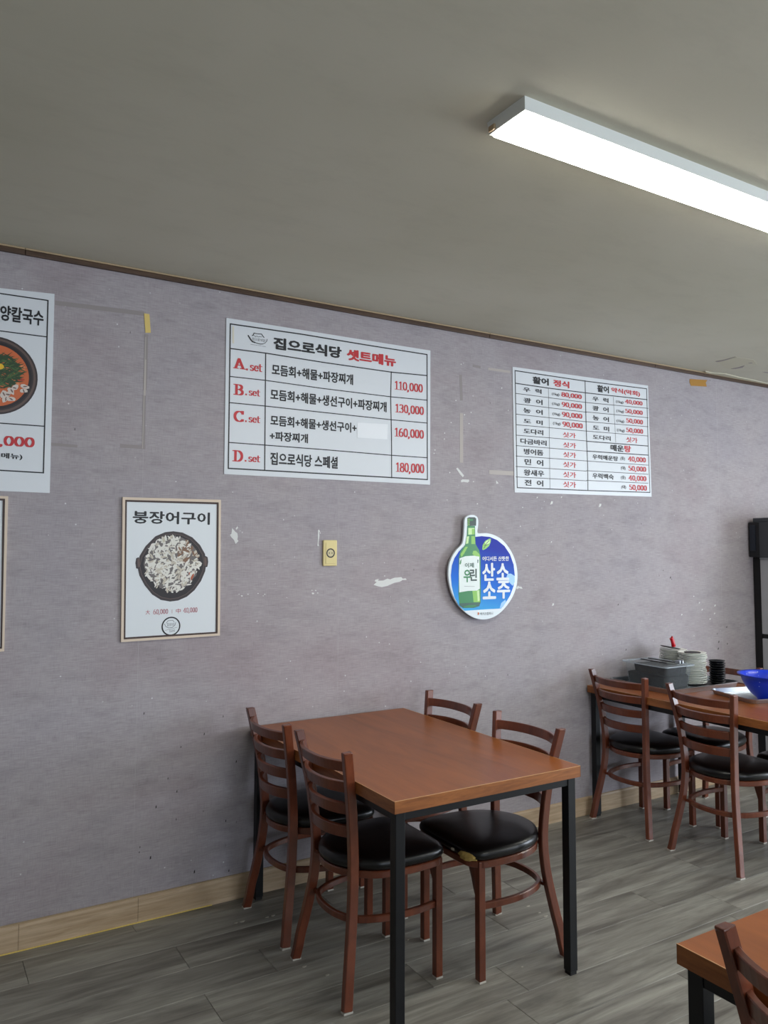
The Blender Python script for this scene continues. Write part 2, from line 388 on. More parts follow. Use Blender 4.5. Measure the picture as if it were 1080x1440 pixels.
# ------------------------------------------------------------------ wall marks (parts of the wall)
def zm(ox, oy, s): return lambda a, b: (ox+a/s, oy+b/s)
def mark(name, pts, m, zf=None, d=0.0012, parent=None):
    P = [on_wall(*(zf(*p) if zf else p)) for p in pts]
    return plate(name, P, -0.0002, -d, m, parent or wall_back)
z7 = zm(430, 700, 5.143); z6 = zm(310, 690, 6.353); z8 = zm(580, 500, 5.54); z3 = zm(0, 380, 2.666); z9 = zm(740, 690, 3.6); zs = zm(620, 715, 8.727); zl = zm(0, 900, 3.176)
mark('torn_patch', [(490, 630), (512, 610), (497, 603), (505, 592), (527, 588), (522, 600), (560, 598), (590, 585), (610, 590), (640, 578), (690, 573), (700, 585), (722, 583), (729, 594), (700, 594), (680, 607), (640, 615), (590, 637), (550, 646), (520, 640)], M['torn'], z7)
mark('torn_patch', [(105, 335), (130, 365), (150, 380), (155, 410), (150, 435), (160, 450), (135, 476), (120, 440), (95, 415), (84, 395), (97, 385)], M['torn'], z6)
mark('torn_patch', [(135, 340), (150, 318), (158, 330), (142, 350)], M['torn'], z6)
mark('torn_patch', [(872, 350), (882, 348), (890, 368), (880, 372), (884, 400), (878, 440), (874, 470), (880, 496), (865, 492), (870, 440), (870, 395)], M['torn'], z6)
for a, b, s in ((825, 918, 11), (850, 892, 6), (868, 914, 6), (817, 890, 5), (190, 940, 8), (245, 925, 6), (335, 918, 6), (395, 926, 6), (165, 924, 5), (485, 658, 4), (592, 955, 4), (175, 360, 4), (662, 225, 4)):
    mark('torn_fleck', [(a-s, b-s*.4), (a, b-s*.7), (a+s*1.2, b-s*.3), (a+s*.8, b+s*.6), (a-s*.5, b+s*.7)], M['torn'], z6)
mark('torn_patch', [(340, 880), (352, 874), (380, 908), (402, 935), (392, 948), (370, 925)], M['torn'], z8)
mark('torn_patch', [(378, 972), (390, 964), (438, 966), (442, 978), (430, 990), (400, 984), (378, 988)], M['torn'], z8)
mark('torn_patch', [(650, 973), (658, 980), (670, 995), (652, 1000)], M['torn'], z8)
for a, b in ((456, 443), (405, 462), (300, 522), (250, 604), (248, 650), (695, 253), (745, 428), (475, 982), (378, 68), (440, 530), (505, 1155), (840, 1330), (858, 1183), (175, 736), (168, 762), (290, 912), (338, 350)):
    mark('torn_fleck', [(a-4, b-2), (a+1, b-5), (a+5, b), (a+1, b+5), (a-3, b+3)], M['torn'], z8)
mark('torn_patch', [(928, 962), (950, 950), (965, 962), (985, 958), (1002, 985), (975, 985), (960, 975), (940, 990), (925, 985)], M['torn'], zs)
for a, b, s in ((128, 62, 9), (373, 75, 9), (135, 577, 7), (955, 582, 5), (890, 603, 4), (787, 628, 4), (953, 622, 4), (876, 568, 4), (930, 650, 4), (848, 535, 3), (55, 35, 4), (178, 33, 4), (127, 260, 4)):
    mark('torn_fleck', [(a-s*.8, b+s), (a-s*.2, b-s), (a+s*.8, b-s*.9), (a+s*.5, b+s*.5)], M['torn'], z9)
for a, b, s in ((697, 745, 6), (625, 925, 4), (622, 948, 4), (672, 972, 7), (868, 1035, 7), (750, 618, 4), (790, 676, 5), (1008, 808, 5), (1055, 543, 5), (912, 420, 5), (808, 478, 4), (643, 328, 5), (1022, 1030, 5)):
    mark('dirt_fleck', [(a-s*.5, b+s*1.2), (a-s*.3, b-s*.6), (a+s*.4, b-s*1.3), (a+s*.4, b+s*.6)], M['dirt'], zl, 0.0006)
for a, b, s in ((730, 440, 5), (693, 404, 3), (1015, 690, 4), (1018, 775, 4), (975, 765, 5), (972, 800, 5), (505, 805, 4), (465, 577, 4), (967, 725, 3)):
    mark('dirt_fleck', [(a-s*.5, b+s*1.2), (a-s*.3, b-s*.6), (a+s*.4, b-s*1.3), (a+s*.4, b+s*.6)], M['dirt'], z9, 0.0006)
sc_ = [0]
def strip(pa, pb, wd, m, zf, name='tape_residue', d=0.0004):
    sc_[0] += 1; d += 0.00004*sc_[0]
    (xa, za), (xb, zb) = on_wall(*zf(*pa)), on_wall(*zf(*pb)); L = math.hypot(xb-xa, zb-za); nx, nz = -(zb-za)/L*wd/2, (xb-xa)/L*wd/2
    return plate(name, [(xa+nx, za+nz), (xb+nx, zb+nz), (xb-nx, zb-nz), (xa-nx, za-nz)], -0.0001, -d, m, wall_back)
strip((206, 122), (540, 163), 0.019, M['residue_d'], z3); strip((549, 240), (543, 450), 0.016, M['residue_d'], z3); strip((545, 335), (543, 470), 0.007, M['residue_l'], z3, d=0.0006)
strip((541, 470), (538, 670), 0.014, M['residue_d'], z3); strip((546, 250), (534, 668), 0.003, M['residue_l'], z3, d=0.0007)
strip((190, 652), (290, 660), 0.012, M['residue_d'], z3); strip((450, 658), (545, 664), 0.016, M['residue_d'], z3)
strip((375, 150), (382, 350), 0.018, M['residue_d'], z8); strip((382, 450), (382, 835), 0.022, M['residue_l'], z8)
strip((470, 78), (530, 92), 0.014, M['residue_d'], z8); strip((590, 103), (762, 128), 0.014, M['residue_l'], z8); strip((598, 908), (788, 918), 0.024, M['residue_l'], z8)

# ------------------------------------------------------------------ lettering
fcount = [0]
def font_mesh(s, bold):
    c = bpy.data.curves.new('txt', 'FONT'); c.body = s; c.size = 1; c.resolution_u = 2
    o = bpy.data.objects.new('txt', c); C.objects.link(o)
    dg = bpy.context.evaluated_depsgraph_get(); me = bpy.data.meshes.new_from_object(o.evaluated_get(dg))
    bpy.data.objects.remove(o); bpy.data.curves.remove(c)
    if bold > 0:                                  # heavier weight: the outline laid down again, shifted
        V = [v.co.copy() for v in me.vertices]; F = [tuple(p.vertices) for p in me.polygons]; n = len(V); VV = []; FF = []
        sh = [(0, 0), (-1, 0), (1, 0), (0, 1), (0, -1)]+([(-.7, -.7), (.7, .7), (-.7, .7), (.7, -.7)] if bold > 0.03 else [])
        for k, (a, b) in enumerate(sh):
            VV += [(v.x+a*bold, v.y+b*bold*0.8, k) for v in V]; FF += [tuple(i+k*n for i in f) for f in F]
        me = bpy.data.meshes.new('lettering'); me.from_pydata(VV, [], FF)
    return me
def fit(me, tl, br, y, m, parent, name='lettering'):
    xs = [v.co.x for v in me.vertices]; zs_ = [v.co.y for v in me.vertices]
    x0, x1, a0, a1 = min(xs), max(xs), min(zs_), max(zs_)
    for v in me.vertices:
        v.co = ((tl[0]+(v.co.x-x0)/(x1-x0)*(br[0]-tl[0])), y-v.co.z*2e-5, br[1]+(v.co.y-a0)/(a1-a0)*(tl[1]-br[1]))
    me.materials.clear(); me.materials.append(m)
    for p in me.polygons: p.material_index = 0
    return link(name, me, parent)
def text(s, tl, br, m, parent, zf, y=-0.0045, bold=0.02, yp=0.0):
    return fit(font_mesh(s, bold), on_wall(*zf(*tl), yp), on_wall(*zf(*br), yp), y, m, parent)
# serif glyphs drawn with a broad pen: thick downstrokes, thin crossings
def arc(cx, cy, rx, ry, a0, a1, n=18): return [(cx+rx*math.cos(math.radians(a0+(a1-a0)*i/n)), cy+ry*math.sin(math.radians(a0+(a1-a0)*i/n))) for i in range(n+1)]
G = {
 '0': (0.56, [arc(.28, .5, .20, .46, 0, 360, 28)]),
 '1': (0.50, [[(.27, .03), (.27, .96)], [(.27, .95), (.10, .80)], [(.08, .03), (.46, .03)]]),
 '3': (0.56, [arc(.25, .73, .19, .23, 150, -90, 16), arc(.25, .27, .22, .24, 90, -150, 16)]),
 '4': (0.60, [[(.40, .02), (.40, .96)], [(.40, .96), (.05, .30)], [(.04, .28), (.56, .28)], [(.26, .03), (.54, .03)]]),
 '5': (0.56, [[(.46, .93), (.12, .93)], [(.13, .95), (.13, .52)], arc(.26, .32, .21, .28, 125, -150, 20)]),
 '6': (0.56, [arc(.28, .30, .20, .27, 0, 360, 24), arc(.42, .36, .34, .60, 100, 190, 14)]),
 '8': (0.56, [arc(.28, .74, .17, .22, 0, 360, 24), arc(.28, .27, .21, .25, 0, 360, 24)]),
 '9': (0.56, [arc(.28, .68, .20, .27, 0, 360, 24), arc(.14, .62, .34, .60, -80, 10, 14)]),
 ',': (0.26, [[(.12, .08), (.13, .0), (.05, -.14)], [(.08, .10), (.08, .0)]]),
 '.': (0.50, [[(.14, .15), (.14, .0)], [(.19, .15), (.19, .0)]]),
 ' ': (0.3, []),
 'A': (0.84, [[(.38, .96), (.72, .04)], [(.38, .94), (.12, .04)], [(.20, .34), (.58, .34)], [(.02, .03), (.26, .03)], [(.54, .03), (.84, .03)]]),
 'B': (0.76, [[(.18, .03), (.18, .96)], [(.04, .95), (.36, .95)], [(.04, .03), (.40, .03)], [(.18, .51), (.38, .51)], arc(.36, .73, .22, .22, 90, -90, 12), arc(.38, .27, .26, .24, 90, -90, 12)]),
 'C': (0.76, [arc(.42, .49, .33, .46, 48, 318, 26), [(.66, .72), (.66, .97)], [(.66, .22), (.66, .08)]]),
 'D': (0.80, [[(.18, .03), (.18, .96)], [(.04, .95), (.36, .95)], [(.04, .03), (.36, .03)], arc(.34, .49, .34, .46, 90, -90, 18)]),
 's': (0.46, [arc(.23, .50, .15, .15, 30, 240, 12), arc(.22, .18, .17, .17, 60, -150, 12)]),
 'e': (0.54, [arc(.28, .33, .20, .31, 0, 320, 22), [(.08, .36), (.47, .36)]]),
 't': (0.40, [[(.18, .88), (.18, .12)], arc(.29, .14, .11, .12, 180, 300, 8), [(.04, .64), (.36, .64)]]),
}
def pen(mb, pts, thick, thin, y, T, mi=0):
    for (x0, y0), (x1, y1) in zip(pts[:-1], pts[1:]):
        dx, dy = x1-x0, y1-y0; L = math.hypot(dx, dy)
        if L < 1e-6: continue
        hx, hy = thick/2, thin/2                  # rectangular nib: hull of the nib at both ends
        c0 = [(x0+a*hx, y0+b*hy) for a in (-1, 1) for b in (-1, 1)]; c1 = [(x1+a*hx, y1+b*hy) for a in (-1, 1) for b in (-1, 1)]
        P = sorted(set(c0+c1)); lo = []; hi = []
        for q in P:
            while len(lo) > 1 and (lo[-1][0]-lo[-2][0])*(q[1]-lo[-2][1])-(lo[-1][1]-lo[-2][1])*(q[0]-lo[-2][0]) <= 0: lo.pop()
            lo.append(q)
        for q in reversed(P):
            while len(hi) > 1 and (hi[-1][0]-hi[-2][0])*(q[1]-hi[-2][1])-(hi[-1][1]-hi[-2][1])*(q[0]-hi[-2][0]) <= 0: hi.pop()
            hi.append(q)
        H = lo[:-1]+hi[:-1]; sheet(mb, [T(*q) for q in H], y-1e-5*len(mb.f), mi)
def serif(s, tl, br, m, parent, zf, y=-0.0045, thick=0.15, thin=0.055, yp=0.0):
    W = sum(G[c][0] for c in s)-0.06; A = on_wall(*zf(*tl), yp); B = on_wall(*zf(*br), yp)
    T = lambda x, h: (A[0]+x/W*(B[0]-A[0]), B[1]+h*(A[1]-B[1]))
    mb = MB(); cx = -0.03
    for c in s:
        for st in G[c][1]: pen(mb, [(cx+a, b) for a, b in st], thick, thin, y, T)
        cx += G[c][0]
    return mb.build('lettering', m, parent)
def rules(lines, parent, zf, y=-0.0042, wd=0.0045, m=None, yp=0.0):
    for ln in lines:
        pts, w_ = ln if isinstance(ln[1], float) else (ln, wd)
        P = [on_wall(*zf(*p), yp) for p in pts]; mb = MB()
        for (xa, za), (xb, zb) in zip(P[:-1], P[1:]):
            L = math.hypot(xb-xa, zb-za); tx, tz = (xb-xa)/L*w_/2, (zb-za)/L*w_/2; nx, nz = -tz, tx
            sheet(mb, [(xa+nx-tx, za+nz-tz), (xb+nx+tx, zb+nz+tz), (xb-nx+tx, zb-nz+tz), (xa-nx-tx, za-nz-tz)], y-1e-5*len(mb.f))
        mb.build('ruled_line', m or M['ink'], parent)
def paper(corners, zf, parent, m, d=0.0035, y0=-0.0006, nx=14, nz=10, amp=0.0012, seed=1):
    """slightly wavy sheet with real thickness between its four measured corners TL TR BR BL"""
    P = [on_wall(*zf(*c)) for c in corners]; V = []; F = []
    for k in range(2):
        for j in range(nz+1):
            for i in range(nx+1):
                u, t = i/nx, j/nz
                x = (1-u)*((1-t)*P[0][0]+t*P[3][0])+u*((1-t)*P[1][0]+t*P[2][0]); z = (1-u)*((1-t)*P[0][1]+t*P[3][1])+u*((1-t)*P[1][1]+t*P[2][1])
                if k == 0: V.append((x, -d, z))
                else: V.append((x, y0, z))
    n = (nx+1)*(nz+1)
    for j in range(nz):
        for i in range(nx):
            a = j*(nx+1)+i; F.append((a, a+1, a+nx+2, a+nx+1)); F.append((n+a, n+a+nx+1, n+a+nx+2, n+a+1))
    ring = [i for i in range(nx+1)]+[(j+1)*(nx+1)-1 for j in range(1, nz+1)]+[nz*(nx+1)+i for i in range(nx-1, -1, -1)]+[j*(nx+1) for j in range(nz-1, 0, -1)]
    for a, b in zip(ring, ring[1:]+ring[:1]): F.append((a, b, n+b, n+a))
    return mesh('paper_sheet', V, F, m, parent)

# ---- the long set-menu poster
zA = zm(310, 440, 3.484)
pA = thing('menu_poster', 'large white set-menu poster with black title and rows A to D, centre of the wall', 'poster', (0, 0, 0))
paper([(28, 25), (1027, 185), (1025, 842), (17, 790)], zA, pA, M['paper'])
rules([([(47, 55), (400, 106), (700, 156), (1010, 205), (1012, 817), (500, 788), (37, 762), (47, 55)], 0.006),
       ([(45, 175), (220, 198), (500, 243), (835, 291), (1010, 308)], 0.0055), [(43, 312), (217, 331), (500, 371), (835, 412), (1008, 428)],
       [(41, 440), (217, 457), (500, 488), (835, 524), (1008, 540)], [(38, 635), (215, 648), (500, 670), (835, 698), (1010, 710)],
       ([(220, 198), (218, 420), (215, 770)], 0.0055), ([(835, 290), (832, 420), (836, 600), (837, 808)], 0.0055)], pA, zA)
text('집으로식당', (258, 118), (592, 226), M['ink'], pA, zA, bold=0.052)
text('셋트메뉴', (617, 176), (858, 266), M['ink_red'], pA, zA, bold=0.052)
for ch, r, pr, q, tx, t in (('A', (68, 220, 200, 290), '110,000', (852, 333, 988, 392), '모듬회+해물+파장찌개', (250, 250, 648, 355)),
                            ('B', (68, 348, 190, 410), '130,000', (855, 445, 993, 502), '모듬회+해물+생선구이+파장찌개', (243, 372, 812, 488)),
                            ('C', (66, 478, 190, 540), '160,000', (852, 562, 993, 618), '모듬회+해물+생선구이+', (243, 500, 665, 590)),
                            ('D', (63, 672, 190, 732), '180,000', (858, 732, 995, 787), '집으로식당 스페셜', (243, 682, 573, 765))):
    # capital letter larger than ".set"
    wl = (r[2]-r[0]); sl = (r[3]-r[1]-52)/1.0
    serif(ch, (r[0], r[1]), (r[0]+0.36*wl, r[1]+58), M['ink_red'], pA, zA, thick=0.2, thin=0.08)
    serif('.set', (r[0]+0.42*wl, r[1]+20), (r[2], r[3]), M['ink_red'], pA, zA, thick=0.16, thin=0.08)
    serif(pr, q[:2], q[2:], M['ink_red'], pA, zA, thick=0.15, thin=0.06)
    text(tx, t[:2], t[2:], M['ink'], pA, zA, bold=0.034)
text('+파장찌개', (240, 578), (427, 640), M['ink'], pA, zA, bold=0.034)
plate('blank_patch', [on_wall(*zA(*p)) for p in [(668, 538), (818, 546), (815, 620), (668, 611)]], -0.0036, -0.0052, M['paper_patch'], pA, label='blank white paper patch stuck over a word in row C')
zL = zm(315, 445, 12.0)
def strokes(lines, parent, zf, m, y=-0.0046, yp=0.0):
    for pts, w_ in lines:
        P = [on_wall(*zf(*p), yp) for p in pts]; mb = MB()
        for (xa, za), (xb, zb) in zip(P[:-1], P[1:]):
            L = math.hypot(xb-xa, zb-za); tx, tz = (xb-xa)/L*w_/2, (zb-za)/L*w_/2
            sheet(mb, [(xa-tz-tx, za+tx-tz), (xb-tz+tx, zb+tx+tz), (xb+tz+tx, zb-tx+tz), (xa+tz-tx, za-tx-tz)], y-1e-5*len(mb.f))
        mb.build('logo_stroke', m, parent)
strokes([([(405, 330), (425, 360), (450, 400), (475, 428), (510, 440)], 0.006), ([(510, 440), (560, 458), (610, 470), (650, 468)], 0.0035), ([(650, 468), (690, 450), (715, 420), (722, 388)], 0.0025),
         ([(500, 285), (560, 296), (628, 302)], 0.0035), ([(500, 285), (488, 318), (472, 325)], 0.004), ([(628, 302), (650, 335), (668, 355)], 0.004),
         ([(505, 322), (520, 345), (550, 335), (575, 350), (600, 345), (630, 350)], 0.002)], pA, zL, M['ink'])
text('집으로식당', (470, 358), (688, 440), M['ink'], pA, zL, bold=0.0)
strokes([([(445, 475), (560, 490)], 0.0018), ([(575, 493), (625, 500)], 0.0018), ([(640, 505), (695, 514)], 0.0018)], pA, zL, M['ink_grey'])
tp = MB(); sheet(tp, [on_wall(*zL(*p)) for p in [(135, 170), (165, 172), (165, 460), (135, 455)]], -0.0046); tp.build('yellowed_tape', mat('yellowed', rgb(224, 220, 204), 0.3), pA)

# ---- the fish price poster
zB = zm(710, 500, 4.909)
pB = thing('price_poster', 'white two-column fish price table poster right of the set menu', 'poster', (0, 0, 0))
paper([(50, 78), (985, 208), (1010, 975), (65, 945)], zB, pB, M['paper'])
L_ = [([(67, 105), (550, 177), (975, 230), (985, 600), (998, 945), (570, 932), (82, 912), (67, 105)], 0.0055), ([(550, 175), (558, 500), (568, 760), (570, 930)], 0.006),
      ([(70, 192), (300, 226), (553, 258), (978, 305)], 0.0055), ([(297, 228), (303, 500), (308, 920)], 0.0025), ([(745, 285), (752, 420), (762, 600)], 0.0025),
      ([(560, 592), (985, 625)], 0.0055), ([(563, 660), (986, 688)], 0.0055)]
for a, b in ((262, 325), (333, 392), (405, 458), (478, 522), (550, 590), (622, 660), (694, 728), (766, 798), (838, 865)): L_.append(([(74, a), (300, (a+b)/2-2), (560, b)], 0.0034))
for a, b in ((325, 365), (390, 430), (457, 492), (522, 556), (728, 757), (795, 820), (862, 882)): L_.append(([(560, a), (985, b)], 0.0034))
rules(L_, pB, zB)
text('활어', (187, 143), (300, 210), M['ink'], pB, zB, bold=0.05); text('정식', (330, 165), (442, 228), M['ink_red'], pB, zB, bold=0.05)
text('활어', (633, 202), (715, 263), M['ink'], pB, zB, bold=0.045); text('약식(막회)', (730, 219), (930, 288), M['ink_red'], pB, zB, bold=0.042)
for s, r in (('우  럭', (122, 217, 250, 266)), ('광  어', (125, 290, 257, 343)), ('농  어', (123, 360, 258, 411)), ('도  미', (125, 435, 258, 481)), ('도다리', (125, 502, 262, 552)),
             ('다금바리', (103, 570, 285, 625)), ('병어돔', (127, 641, 262, 693)), ('민  어', (132, 712, 262, 764)), ('왕새우', (127, 785, 268, 837)), ('전  어', (132, 855, 262, 905)),
             ('우  럭', (600, 281, 712, 328)), ('광  어', (600, 345, 713, 394)), ('농  어', (602, 412, 715, 460)), ('도  미', (603, 480, 717, 526)), ('도다리', (603, 545, 727, 590)),
             ('우럭매운탕', (600, 681, 778, 730)), ('우럭백숙', (600, 810, 748, 858))):
    text(s, r[:2], r[2:], M['ink'], pB, zB, bold=0.036)
text('매운', (725, 612), (818, 667), M['ink'], pB, zB, bold=0.05); text('탕', (820, 619), (868, 671), M['ink_red'], pB, zB, bold=0.05)
for a, b in ((320, 255), (322, 322), (325, 392), (328, 457), (762, 308), (765, 372), (767, 440), (770, 504)): text('(1kg)', (a, b), (a+53, b+29), M['ink'], pB, zB, bold=0.022)
for s, a, b in (('(중)', 793, 698), ('(대)', 797, 763), ('(중)', 797, 829), ('(대)', 800, 894)): text(s, (a, b), (a+33, b+30), M['ink'], pB, zB, bold=0.022)
for s, a, b in (('80,000', 388, 252), ('90,000', 390, 320), ('90,000', 392, 388), ('90,000', 395, 455)): serif(s, (a, b), (a+137, b+50), M['ink_red'], pB, zB, thick=0.17, thin=0.07)
for s, a, b, w_ in (('40,000', 828, 302, 117), ('50,000', 828, 367, 118), ('50,000', 835, 432, 113), ('50,000', 835, 497, 114), ('40,000', 848, 695, 120), ('50,000', 850, 760, 120), ('40,000', 852, 825, 120), ('50,000', 855, 890, 120)):
    serif(s, (a, b), (a+w_, b+44), M['ink_red'], pB, zB, thick=0.17, thin=0.07)
for a, b in ((396, 527), (398, 597), (398, 663), (398, 731), (398, 800), (398, 868)): text('싯가', (a, b), (a+90, b+46), M['ink_red'], pB, zB, bold=0.026)
text('싯가', (833, 560), (912, 606), M['ink_red'], pB, zB, bold=0.026)

# ---- noodle poster cut by the left edge of the picture
zC = zm(0, 400, 4.8)
pC = thing('noodle_poster', 'tall white noodle poster with an orange soup bowl, at the left edge of the photo', 'poster', (0, 0, 0))
paper([(-520, -30), (367, 65), (335, 1408), (-560, 1372)], zC, pC, M['paper'])
rules([([(-490, -8), (-100, 48), (323, 110), (310, 600), (292, 1272), (-120, 1248), (-520, 1222), (-490, -8)], 0.005), ([(-500, 240), (0, 315), (310, 355)], 0.0045),
       ([(-515, 905), (0, 937), (297, 958)], 0.0045)], pC, zC)
text('양칼국수', (2, 138), (292, 284), M['ink'], pC, zC, bold=0.035)
serif(',000', (-4, 1020), (228, 1101), M['ink_red'], pC, zC, thick=0.16, thin=0.09)
text('메뉴)', (8, 1136), (150, 1188), M['ink'], pC, zC, bold=0.03)
def disc(mb, cx, cz, rx, rz, y, mi=0, n=48, r0=0.0, wob=0, seed=0):
    rd = random.Random(seed); w1, w2 = rd.uniform(0, 6), rd.uniform(0, 6)
    P = []
    for i in range(n):
        a = 2*PI*i/n; q = 1+wob*(math.sin(3*a+w1)+0.6*math.sin(7*a+w2)); P.append((cx+rx*q*math.cos(a), cz+rz*q*math.sin(a)))
    return sheet(mb, P, y, mi)
def blob(mb, cx, cz, L, W, ang, y, mi, rd, n=9):
    P = []
    for i in range(n):
        a = 2*PI*i/n; q = rd.uniform(0.7, 1.15); u, v = L*math.cos(a)*q, W*math.sin(a)*q
        P.append((cx+u*math.cos(ang)-v*math.sin(ang), cz+u*math.sin(ang)+v*math.cos(ang)))
    return sheet(mb, P, y, mi)
food = [mat('print_'+n_, rgb(*c_), 0.45) for n_, c_ in (('pot', (52, 42, 44)), ('pot_in', (30, 24, 28)), ('rim', (96, 78, 72)), ('soup', (206, 104, 56)), ('soup_hi', (224, 138, 88)), ('leaf', (38, 66, 34)),
        ('leaf2', (66, 100, 50)), ('squid', (218, 206, 196)), ('squid_d', (122, 98, 92)), ('yolk', (236, 190, 40)), ('white', (232, 230, 222)), ('cream', (204, 196, 180)), ('brown', (132, 98, 74)),
        ('grey', (112, 106, 104)), ('red', (176, 86, 54)), ('carrot', (186, 70, 40)))]
fp, fpin, frim, fs, fsh, fl_, fl2, fsq, fsqd, fy, fwh, fcr, fbr, fgr, frd, fcar = range(16)
rX, rZ = on_wall(53, 529); tz0 = on_wall(0, 474)[1]; tz1 = on_wall(0, 583.5)[1]; R_ = (tz0-tz1)/2; cX, cZ = rX-R_, (tz0+tz1)/2
mb = MB(); rd = random.Random(3)
for rr, k, yy in ((1.0, fp, 0), (0.955, frim, 1), (0.90, fp, 2), (0.86, fpin, 3), (0.79, fs, 4)): disc(mb, cX, cZ, R_*rr, R_*rr, -0.0042-0.00012*yy, k)
for i in range(40):
    a, r = rd.uniform(0, 2*PI), R_*0.7*math.sqrt(rd.random()); blob(mb, cX+r*math.cos(a), cZ+r*math.sin(a), 0.016, 0.008, rd.uniform(0, PI), -0.00480-0.00001*i, rd.choice((fsh, fcar, fs)), rd)
for i in range(260):
    a, r = rd.uniform(0, 2*PI), R_*0.42*math.sqrt(rd.random()); x, z = cX+0.02+r*math.cos(a)*1.1, cZ+0.02+r*math.sin(a); t = rd.uniform(-0.7, 0.9); L = rd.uniform(0.015, 0.035); ww = 0.0034
    dx, dz = math.cos(t)*L, math.sin(t)*L; nx, nz = -math.sin(t)*ww, math.cos(t)*ww
    sheet(mb, [(x-dx, z-dz), (x+nx, z+nz), (x+dx, z+dz), (x-nx, z-nz)], -0.00525-0.000002*i, rd.choice((fl_, fl_, fl2)))
for i, (a, b) in enumerate(((165, 690), (155, 720), (95, 700), (75, 720), (50, 745), (20, 740), (35, 775), (70, 775), (-30, 760))):
    x, z = on_wall(*zC(a, b)); blob(mb, x, z, 0.018, 0.010, rd.uniform(0, PI), -0.0059-0.00002*i, fsq, rd); blob(mb, x+0.002, z, 0.009, 0.003, rd.uniform(0, PI), -0.0059-0.00002*i-0.00001, fsqd, rd)
x, z = on_wall(*zC(-4, 555)); disc(mb, x, z, 0.016, 0.012, -0.0062, fy, 16)
mb.build('bowl_print', food, pC)

# ---- framed eel poster
zD = zm(160, 690, 6.545)
def framed(parent, co, ci, zf):
    Po = [on_wall(*zf(*p)) for p in co]; Pi = [on_wall(*zf(*p)) for p in ci]
    lerp = lambda a, b, t: (a[0]+(b[0]-a[0])*t, a[1]+(b[1]-a[1])*t)
    Pm = [lerp(a, b, 0.58) for a, b in zip(Po, Pi)]
    def ringm(name, A, B, y, m):
        v = [(x, -0.0008, z) for x, z in A]+[(x, y, z) for x, z in A]+[(x, y, z) for x, z in B]+[(x, -0.0008, z) for x, z in B]
        f = [(k*4+i, k*4+(i+1) % 4, ((k+1) % 4)*4+(i+1) % 4, ((k+1) % 4)*4+i) for k in range(4) for i in range(4)]
        mesh(name, v, f, m, parent)
    ringm('frame', Po, Pm, -0.010, M['frame_beige']); ringm('inner_frame', Pm, Pi, -0.0075, M['frame_dark'])
    plate('board', Pi, -0.001, -0.005, M['paper_white'], parent)
pD = thing('eel_poster', 'beige-framed grilled eel poster with a black pot of white pieces, left of the outlet', 'poster', (0, 0, 0))
framed(pD, [(77, 60), (980, 85), (970, 1332), (62, 1393)], [(117, 103), (945, 126), (934, 1298), (103, 1350)], zD)
text('붕장어구이', (172, 183), (880, 315), M['ink'], pD, zD, y=-0.0056, bold=0.03)
for s, r in (('大', (290, 1098, 330, 1138)), ('中', (570, 1085, 612, 1126))): text(s, r[:2], r[2:], M['ink_maroon'], pD, zD, y=-0.0056, bold=0.0)
serif('60,000', (362, 1092), (495, 1132), M['ink_maroon'], pD, zD, y=-0.0056, thick=0.09, thin=0.05); serif('40,000', (638, 1077), (765, 1118), M['ink_maroon'], pD, zD, y=-0.0056, thick=0.09, thin=0.05)
rules([([(533, 1095), (533, 1126)], 0.0012)], pD, zD, y=-0.0056, m=M['ink_maroon'])
mb = MB(); rd = random.Random(11)
pl = lambda pts: [on_wall(*zD(*p)) for p in pts]
for h in (([(225, 612), (203, 622), (196, 665), (203, 715), (235, 722), (240, 640)]), ([(840, 600), (860, 612), (866, 655), (858, 700), (832, 708), (820, 640)])): sheet(mb, pl(h), -0.0054, fp)
body = [(235, 600), (290, 510), (380, 420), (470, 382), (545, 374), (630, 386), (720, 430), (790, 500), (835, 580), (850, 660), (838, 740), (800, 830), (740, 915), (670, 975), (590, 1010), (515, 1020), (430, 1005), (350, 955), (280, 870), (232, 780), (212, 690)]
bc = on_wall(*zD(530, 700)); B_ = pl(body); sheet(mb, B_, -0.0055, fp)
sheet(mb, [(bc[0]+(x-bc[0])*0.93, bc[1]+(z-bc[1])*0.93) for x, z in B_], -0.0056, frim); sheet(mb, [(bc[0]+(x-bc[0])*0.915, bc[1]+(z-bc[1])*0.915) for x, z in B_], -0.0057, fpin)
for h in (([(214, 625), (236, 622), (240, 700), (218, 704)]), ([(828, 612), (850, 618), (852, 690), (832, 692)])): sheet(mb, pl(h), -0.0057, frim)
fc = on_wall(*zD(535, 672)); rx = (on_wall(*zD(800, 672))[0]-on_wall(*zD(268, 672))[0])/2; rz = (on_wall(*zD(535, 400))[1]-on_wall(*zD(535, 945))[1])/2
disc(mb, fc[0], fc[1], rx*0.9, rz*0.9, -0.00575, fgr, 40, wob=0.05)
for i in range(620):
    a, r = rd.uniform(0, 2*PI), math.sqrt(rd.random()); x, z = fc[0]+rx*0.93*r*math.cos(a), fc[1]+rz*0.93*r*math.sin(a)
    upright = math.cos(a) > 0.45 and 0.1 < math.sin(a) and r > 0.45
    k = rd.choice((fwh, fwh, fwh, fwh, fcr, fcr, fgr, fwh, fgr, fwh)) if not upright else rd.choice((fbr, fcr, fbr, fwh, fgr))
    if rd.random() < 0.03 and z < fc[1]+0.02: k = frd
    L = rd.uniform(0.007, 0.019); blob(mb, x, z, L, L*rd.uniform(0.25, 0.45), rd.uniform(0, PI), -0.0058-0.0000025*i, k, rd, 7)
mb.build('pot_print', food, pD)
mb = MB(); cx_, cz_ = on_wall(*zD(523, 1247)); r_ = on_wall(*zD(609, 1247))[0]-cx_
